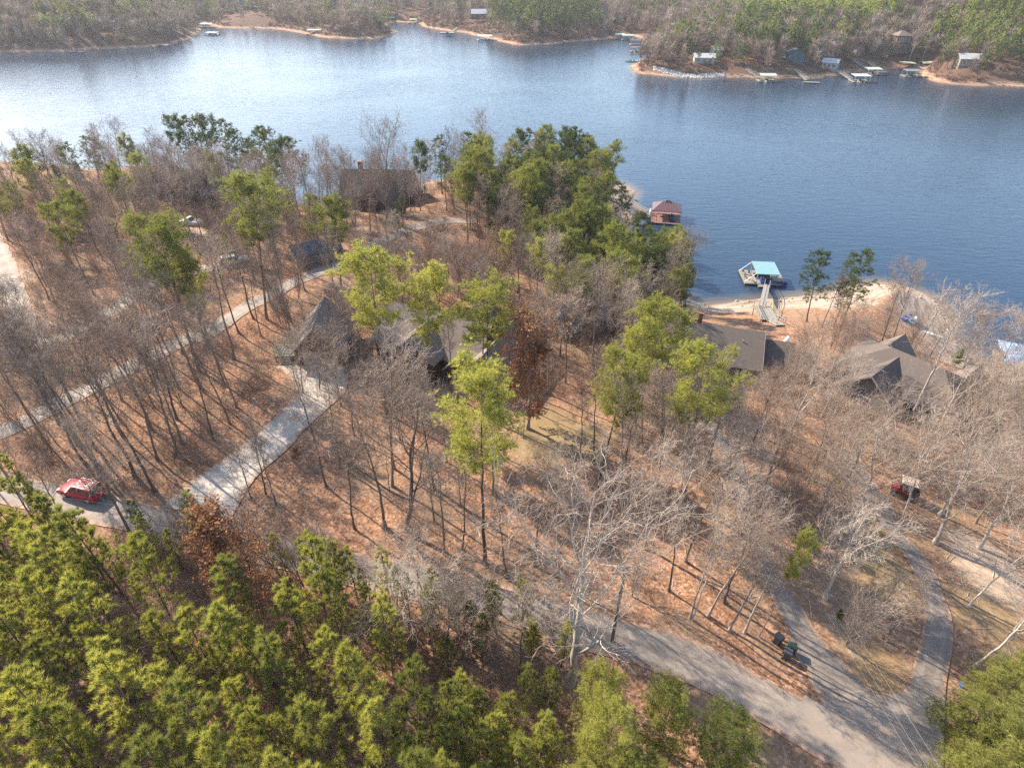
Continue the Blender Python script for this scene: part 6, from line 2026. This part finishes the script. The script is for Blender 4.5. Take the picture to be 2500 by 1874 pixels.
FAR_ZONES = [  # (outline in the picture, pine share, tone 0 dark .. 1 yellow, spacing factor)
    ([(1060, -60), (1290, -60), (1290, 78), (1180, 92), (1110, 88), (1062, 60)], .92, .22),
    ([(1590, -90), (1950, -90), (1945, 40), (1880, 75), (1760, 72), (1640, 66), (1560, 40)], .90, .85),
    ([(1600, 60), (1840, 60), (1840, 115), (1620, 140), (1570, 100)], .55, .35),
    ([(2010, 60), (2120, 10), (2400, -40), (2400, 175), (2060, 165), (1995, 135)], .80, .60),
    ([(1380, -60), (1500, -60), (1500, 30), (1390, 50)], .55, .35),
    ([(400, -80), (470, -80), (440, 60), (400, 40)], .75, .3),
    ([(280, -80), (410, -80), (400, 36), (300, 50)], .35, .3),
    ([(960, -60), (1060, -60), (1060, 30), (960, 45)], .5, .3),
    ([(-200, -100), (120, -100), (180, 60), (-200, 90)], .22, .3),
    ([(0, 10), (240, 10), (240, 80), (0, 95)], .12, .7),
]
FAR_OPEN = [[(485, 30), (560, 28), (600, 50), (545, 60), (475, 52)], [(560, 8), (660, 10), (650, 24), (570, 22)], [(990, 36), (1065, 42), (1070, 74), (1000, 66)],
            [(1420, 72), (1480, 70), (1440, 100), (1395, 100)], [(1440, 122), (1590, 118), (1640, 150), (1560, 162), (1430, 150)], [(1690, 135), (1745, 135), (1760, 160), (1690, 160)],
            [(840, 20), (900, 26), (1000, 50), (900, 48), (840, 34)], [(1390, 4), (1470, -4), (1480, 12), (1400, 14)]]
rg = np.random.default_rng(99)
cand = []
for x0, x1, y0, y1, st in ((-560, 520, 290, 540, 4.9), (-700, 720, 540, 780, 6.8), (-900, 900, 780, 1150, 11.5)):
    X, Y = np.meshgrid(np.arange(x0, x1, st), np.arange(y0, y1, st))
    X = X + rg.uniform(-.48, .48, X.shape) * st; Y = Y + rg.uniform(-.48, .48, Y.shape) * st
    cand.append(np.stack([X.ravel(), Y.ravel()], 1))
cand = np.concatenate(cand)
zz, dn, df = land(cand[:, 0], cand[:, 1])
ok = (df > 4.5) & (dn < 0) & (np.abs(cand[:, 0]) < cand[:, 1] * .98 + 40)
cand, zz, df = cand[ok], zz[ok], df[ok]
fc = np.array(FC)
keep = np.ones(len(cand), bool)
for a, b, r_ in FC:
    keep &= ((cand[:, 0] - a) ** 2 + (cand[:, 1] - b) ** 2) > r_ * r_
cand, zz, df = cand[keep], zz[keep], df[keep]
PQ = np.array([proj(a, b, c)[:2] for (a, b), c in zip(cand, zz)])
def in_np(P, poly):
    p = np.array(poly, float)
    ax, ay = p[:, 0], p[:, 1]; bx, by = np.roll(ax, -1), np.roll(ay, -1)
    X, Y = P[:, :1], P[:, 1:]
    c = (ay > Y) != (by > Y)
    xi = ax + (Y - ay) * (bx - ax) / np.where(np.abs(by - ay) < 1e-9, 1e-9, by - ay)
    return (np.sum(c & (X < xi), axis=1) % 2) == 1
share = np.full(len(cand), .14); tone = np.full(len(cand), .35)
for poly, s, t in FAR_ZONES:
    k = in_np(PQ, poly); share[k] = s; tone[k] = t
keep = np.ones(len(cand), bool)
for poly in FAR_OPEN: keep &= ~(in_np(PQ, poly) & (rg.random(len(cand)) < .84))
keep &= ~((df < 12) & (rg.random(len(cand)) < .45))
cand, zz, share, tone = cand[keep], zz[keep], share[keep], tone[keep]
is_pine = rg.random(len(cand)) < share + .12 * wob(cand[:, 0], cand[:, 1], .25)

def replicate(temps, pts, hs, seed):
    """temps: list of (n,3,3) triangle templates of unit height; returns triangles and the tree index of each"""
    rg = np.random.default_rng(seed)
    which = rg.integers(0, len(temps), len(pts))
    out, idx = [], []
    for k, T_ in enumerate(temps):
        sel = np.nonzero(which == k)[0]
        a = rg.random(len(sel)) * 6.283
        c, s = np.cos(a), np.sin(a)
        V = T_[None]
        X = V[..., 0] * c[:, None, None] - V[..., 1] * s[:, None, None]
        Y = V[..., 0] * s[:, None, None] + V[..., 1] * c[:, None, None]
        Z = np.broadcast_to(V[..., 2], X.shape)
        Q = np.stack([X, Y, Z], -1) * hs[sel][:, None, None, None] + pts[sel][:, None, None, :]
        out.append(Q.reshape(-1, 3, 3)); idx.append(np.repeat(sel, len(T_)))
    return np.concatenate(out), np.concatenate(idx)

def far_pine_t(seed):
    rg = np.random.default_rng(seed)
    n = 46
    t = rg.random(n) ** .8
    z = .34 + .64 * t
    rad = .21 * np.interp(t, [0, .2, .7, 1], [.55, 1, .7, .15]) * np.sqrt(rg.random(n))
    a = rg.random(n) * 6.28
    C = np.stack([np.cos(a) * rad, np.sin(a) * rad, z], 1)
    D = unit(np.stack([np.cos(a), np.sin(a), np.full(n, .7)], 1))
    return tufts(rg, C, D, .085, 6, .034, .9)
def far_bare_t(seed):
    rg = np.random.default_rng(seed)
    n = 84
    t = rg.random(n)
    z = .30 + .45 * t
    a = rg.random(n) * 6.28
    rad = .05 + .10 * rg.random(n)
    C = np.stack([np.cos(a) * rad * .6, np.sin(a) * rad * .6, z], 1)
    D = unit(np.stack([np.cos(a) * .75, np.sin(a) * .75, np.ones(n)], 1))
    return np.concatenate([tufts(rg, C, D, .23, 2, .0125, .45), tufts(rg, C, D, .14, 1, .018, .7)])
def trunk_t(h):
    w = .011
    v = [(-w, 0, -.05), (w, 0, -.05), (0, 0, h), (0, -w, -.05), (0, w, -.05), (0, 0, h)]
    return np.array(v, float).reshape(2, 3, 3)

def far_mat(name, dark, light, transl):
    m = leafy(name, dark, light, transl, .15)
    nt = m.node_tree
    b = nt.nodes["Principled BSDF"]
    src = b.inputs["Base Color"].links[0].from_socket
    mixnode = src.node
    t = mapr(nt, math_n(nt, 'ADD', attr(nt, "tone"), math_n(nt, 'MULTIPLY', math_n(nt, 'SUBTRACT', noise(nt, .35, 3, .6, geo_pos(nt)), .5), .8)), 0, 1)
    nt.links.new(t, mixnode.inputs[0])
    return m

def stuff_mesh(name, tris, tones, mat, label):
    me = mesh_np(name, tris.reshape(-1, 3), [np.arange(len(tris) * 3).reshape(-1, 3)])
    a = me.attributes.new("tone", 'FLOAT', 'POINT')
    a.data.foreach_set("value", np.repeat(tones, 3).astype(np.float32))
    me.materials.append(mat)
    o = bpy.data.objects.new(name, me)
    COL.objects.link(o)
    return tag(o, label, kind="stuff")

# low brush on the far banks
bx_ = rg.uniform(-430, 400, 26000); by_ = rg.uniform(300, 700, 26000)
bz_, bn_, bd_ = land(bx_, by_)
kb = (bd_ > 3.2) & (bd_ < 75) & (np.abs(bx_) < by_ * .8 + 20)
for a, b, r_ in FC: kb &= ((bx_ - a) ** 2 + (by_ - b) ** 2) > (r_ * .75) ** 2
BR = np.stack([bx_, by_, bz_], 1)[kb]
BQ = np.array([proj(*a)[:2] for a in BR])
kb = np.ones(len(BR), bool)
for poly in FAR_OPEN[:2]: kb &= ~in_np(BQ, poly)
BR = BR[kb][:9000]
pp = np.concatenate([cand, zz[:, None]], 1)
P_, B_ = pp[is_pine], pp[~is_pine]
hp = 12 + 7 * rg.random(len(P_)) - 3 * tone[is_pine]
hb = 11 + 6 * rg.random(len(B_))
tr, ix = replicate([far_pine_t(s) for s in range(200, 206)], P_, hp, 1)
tn = np.clip(tone[is_pine] + rg.normal(0, .16, len(P_)), 0, 1)
stuff_mesh("far_pine_woods", tr, tn[ix], far_mat("far_needles", (.034, .056, .026), (.290, .320, .090), .4), "pine woods on the far shore, darker on the headland and yellow-green on the hill")
tr, ix = replicate([far_bare_t(s) for s in range(300, 306)], B_, hb, 2)
tn = np.clip(.5 + rg.normal(0, .2, len(B_)), 0, 1)
stuff_mesh("far_bare_woods", tr, tn[ix], far_mat("far_twigs", (.140, .104, .084), (.410, .318, .255), .1), "leafless grey-brown woods covering the far shore")
tr, ix = replicate([trunk_t(.55), trunk_t(.7)], pp, 13 + 0 * pp[:, 0], 3)
stuff_mesh("far_tree_trunks", tr, rg.random(len(pp))[ix], far_mat("far_bark", (.09, .07, .058), (.27, .22, .18), .0), "thin trunks of the far shore woods")
def brush_t(seed):
    rg = np.random.default_rng(seed)
    n = 26
    C = np.concatenate([rg.normal(0, .28, (n, 2)), rg.random((n, 1)) * .3], 1)
    D = unit(np.concatenate([rg.normal(0, .5, (n, 2)), np.ones((n, 1))], 1))
    return tufts(rg, C, D, .62, 2, .07, .5)
hr = 1.2 + 2.6 * rg.random(len(BR)) ** 2
tr, ix = replicate([brush_t(s) for s in (401, 402, 403)], BR, hr, 5)
stuff_mesh("far_undergrowth", tr, rg.random(len(BR))[ix], far_mat("far_brush", (.085, .052, .036), (.30, .185, .125), .1), "brown brush on the banks of the far shore")
print("far trees", len(P_), len(B_), "near", len(TREES))

# ------------------------------------------------------------------ a label for every tree
MARKS = [("the red car", (185, 1068)), ("the garage", (690, 745)), ("the concrete driveway's foot", (430, 1075)), ("the concrete driveway's bend", (640, 930)),
         ("the main brown house", (960, 750)), ("the grey cottage", (1240, 690)), ("the stepped brown roof", (1590, 750)), ("the hip roofed house", (1960, 800)),
         ("the slate roofed house", (420, 385)), ("the steep brown roof", (810, 430)), ("the red-brown roofed house", (1095, 390)), ("the navy shed", (690, 560)),
         ("the maroon dock", (1438, 465)), ("the teal dock", (1650, 605)), ("the beach pier", (1650, 680)), ("the white pickup", (415, 485)), ("the silver car", (508, 570)),
         ("the red cart", (1948, 1060)), ("the refuse bins", (1695, 1405)), ("the transformer pole", (1535, 960)), ("the pole by the white tree", (1325, 1320)),
         ("the blue tub", (2076, 1478)), ("the lawn", (1200, 935)), ("the bare dirt patch", (2130, 1230)), ("the huge white tree", (1240, 1330)), ("the lone slope pine", (1043, 1050)),
         ("the vine-clad pine", (1690, 1270)), ("the rust-brown tree by the lawn", (1142, 830)), ("the rust-brown tree above the stand", (490, 1240)), ("the gravel lane's left end", (60, 905)),
         ("the middle of the gravel lane", (420, 725)), ("the upper gravel lane", (900, 495)), ("the rough lane's corner", (84, 740)), ("the rough lane's far end", (20, 600)), ("the asphalt junction", (1900, 1540)),
         ("the large forked slope tree", (885, 1000)), ("the giant dark forked tree", (100, 820)), ("the blue-roofed dock", (2190, 790)), ("the canoes", (1965, 692)),
         ("the whitish tree in the stand", (860, 1320)), ("the photo's bottom left corner", (20, 1640)), ("the photo's bottom middle", (1100, 1640)), ("the photo's bottom edge by the left", (500, 1640)),
         ("the roadside in the middle", (760, 1230)), ("the photo's bottom right corner", (2190, 1640)), ("the big bushy pines", (1430, 1580)), ("the cart drive", (1900, 1140)), ("the bin drive", (1630, 1200))]
ORD = "nearest second third fourth fifth sixth seventh eighth ninth tenth eleventh twelfth thirteenth fourteenth fifteenth sixteenth seventeenth eighteenth nineteenth twentieth".split()
LOOK = {'tall': 'bare tree', 'slim': 'slim bare tree', 'spread': 'wide-limbed bare tree', 'small': 'twiggy bare sapling', 'brownleaf': 'leafy tree', 'mature': 'high-crowned pine',
        'broadpine': 'bushy pine', 'young': 'young pine', 'layered': 'tiered pine', 'bush': 'bush'}
TONE = {'white': 'white', 'pale': 'whitish', 'grey': 'grey', 'brown': 'brown', 'rust': 'rust-brown', 'yellow': 'yellow-green', 'green': 'mid-green', 'dark': 'dark green'}
SIZES = {}
for t in TREES: SIZES.setdefault(t['kind'], []).append(t['h'])
def size_word(t):
    hs = sorted(SIZES[t['kind']])
    f = hs.index(t['h']) / max(1, len(hs) - 1)
    return 'short' if f < .33 else ('mid-height' if f < .67 else 'tall')
CATS = {'bare_tree': 'tree', 'bare_sapling': 'sapling', 'brown_leaf_tree': 'tree', 'pine_tree': 'pine tree', 'evergreen_bush': 'bush'}
GROUPS = {'bare_tree': 'bare trees of the near woods', 'bare_sapling': 'bare saplings of the near woods', 'brown_leaf_tree': 'rust-leaved trees', 'pine_tree': 'pines of the near shore', 'evergreen_bush': 'evergreen bushes'}
fam = {}
for t in TREES:
    nm = NAMES[t['kind']]
    far = t['zone'] == 'farhero'
    t['o']["category"] = CATS[nm]
    t['o']["group"] = 'trees standing out on the far shore' if far else GROUPS[nm]
    if t['label']:
        t['o']["label"] = t['label']
        continue
    qx, qy, _ = proj(t['x'], t['y'], t['z'] + t['h'] * .55)
    ds = sorted(((mx - qx) ** 2 + (my - qy) ** 2, nm_, mx, my) for nm_, (mx, my) in MARKS)
    d2, mk, mx, my = ds[0]
    dx, dy = qx - mx, qy - my
    if "photo's" in mk: rel = 'near'
    elif abs(dx) > 1.1 * abs(dy): rel = 'left of' if dx < 0 else 'right of'
    else: rel = 'behind' if dy < 0 else 'in front of'
    lab = "%s %s %s %s %s" % (size_word(t), TONE[t['tone']], LOOK[t['kind']], rel, mk)
    fam.setdefault(lab, []).append((d2, t))
for lab, lst in fam.items():
    lst.sort(key=lambda a: a[0])
    for i, (d2, t) in enumerate(lst):
        if len(lst) == 1: s = lab
        elif i == 0: s = lab + ", nearest to it"
        else: s = lab + ", %s nearest" % ORD[i]
        t['o']["label"] = s
from collections import Counter
print("KINDS", Counter(NAMES[t['kind']] for t in TREES), "longest label", max(len(t['o']['label'].split()) for t in TREES), "max family", max(len(l) for l in fam.values()))

# ------------------------------------------------------------------ haze over the lake
hz = MB().box(-1780, 1780, -245, 2480, -6.2, 92).build("haze", None)
hm = bpy.data.materials.new("thin_winter_haze")
hm.use_nodes = True
hn = hm.node_tree
hn.nodes.remove(hn.nodes["Principled BSDF"])
pv = hn.nodes.new("ShaderNodeVolumePrincipled")
pv.inputs["Color"].default_value = (.86, .88, .95, 1)
pv.inputs["Density"].default_value = .00012
pv.inputs["Anisotropy"].default_value = .2
hn.links.new(pv.outputs[0], hn.nodes["Material Output"].inputs["Volume"])
hz.data.materials.clear(); hz.data.materials.append(hm)
tag(hz, "thin pale winter haze lying over the lake and far woods", kind="stuff")
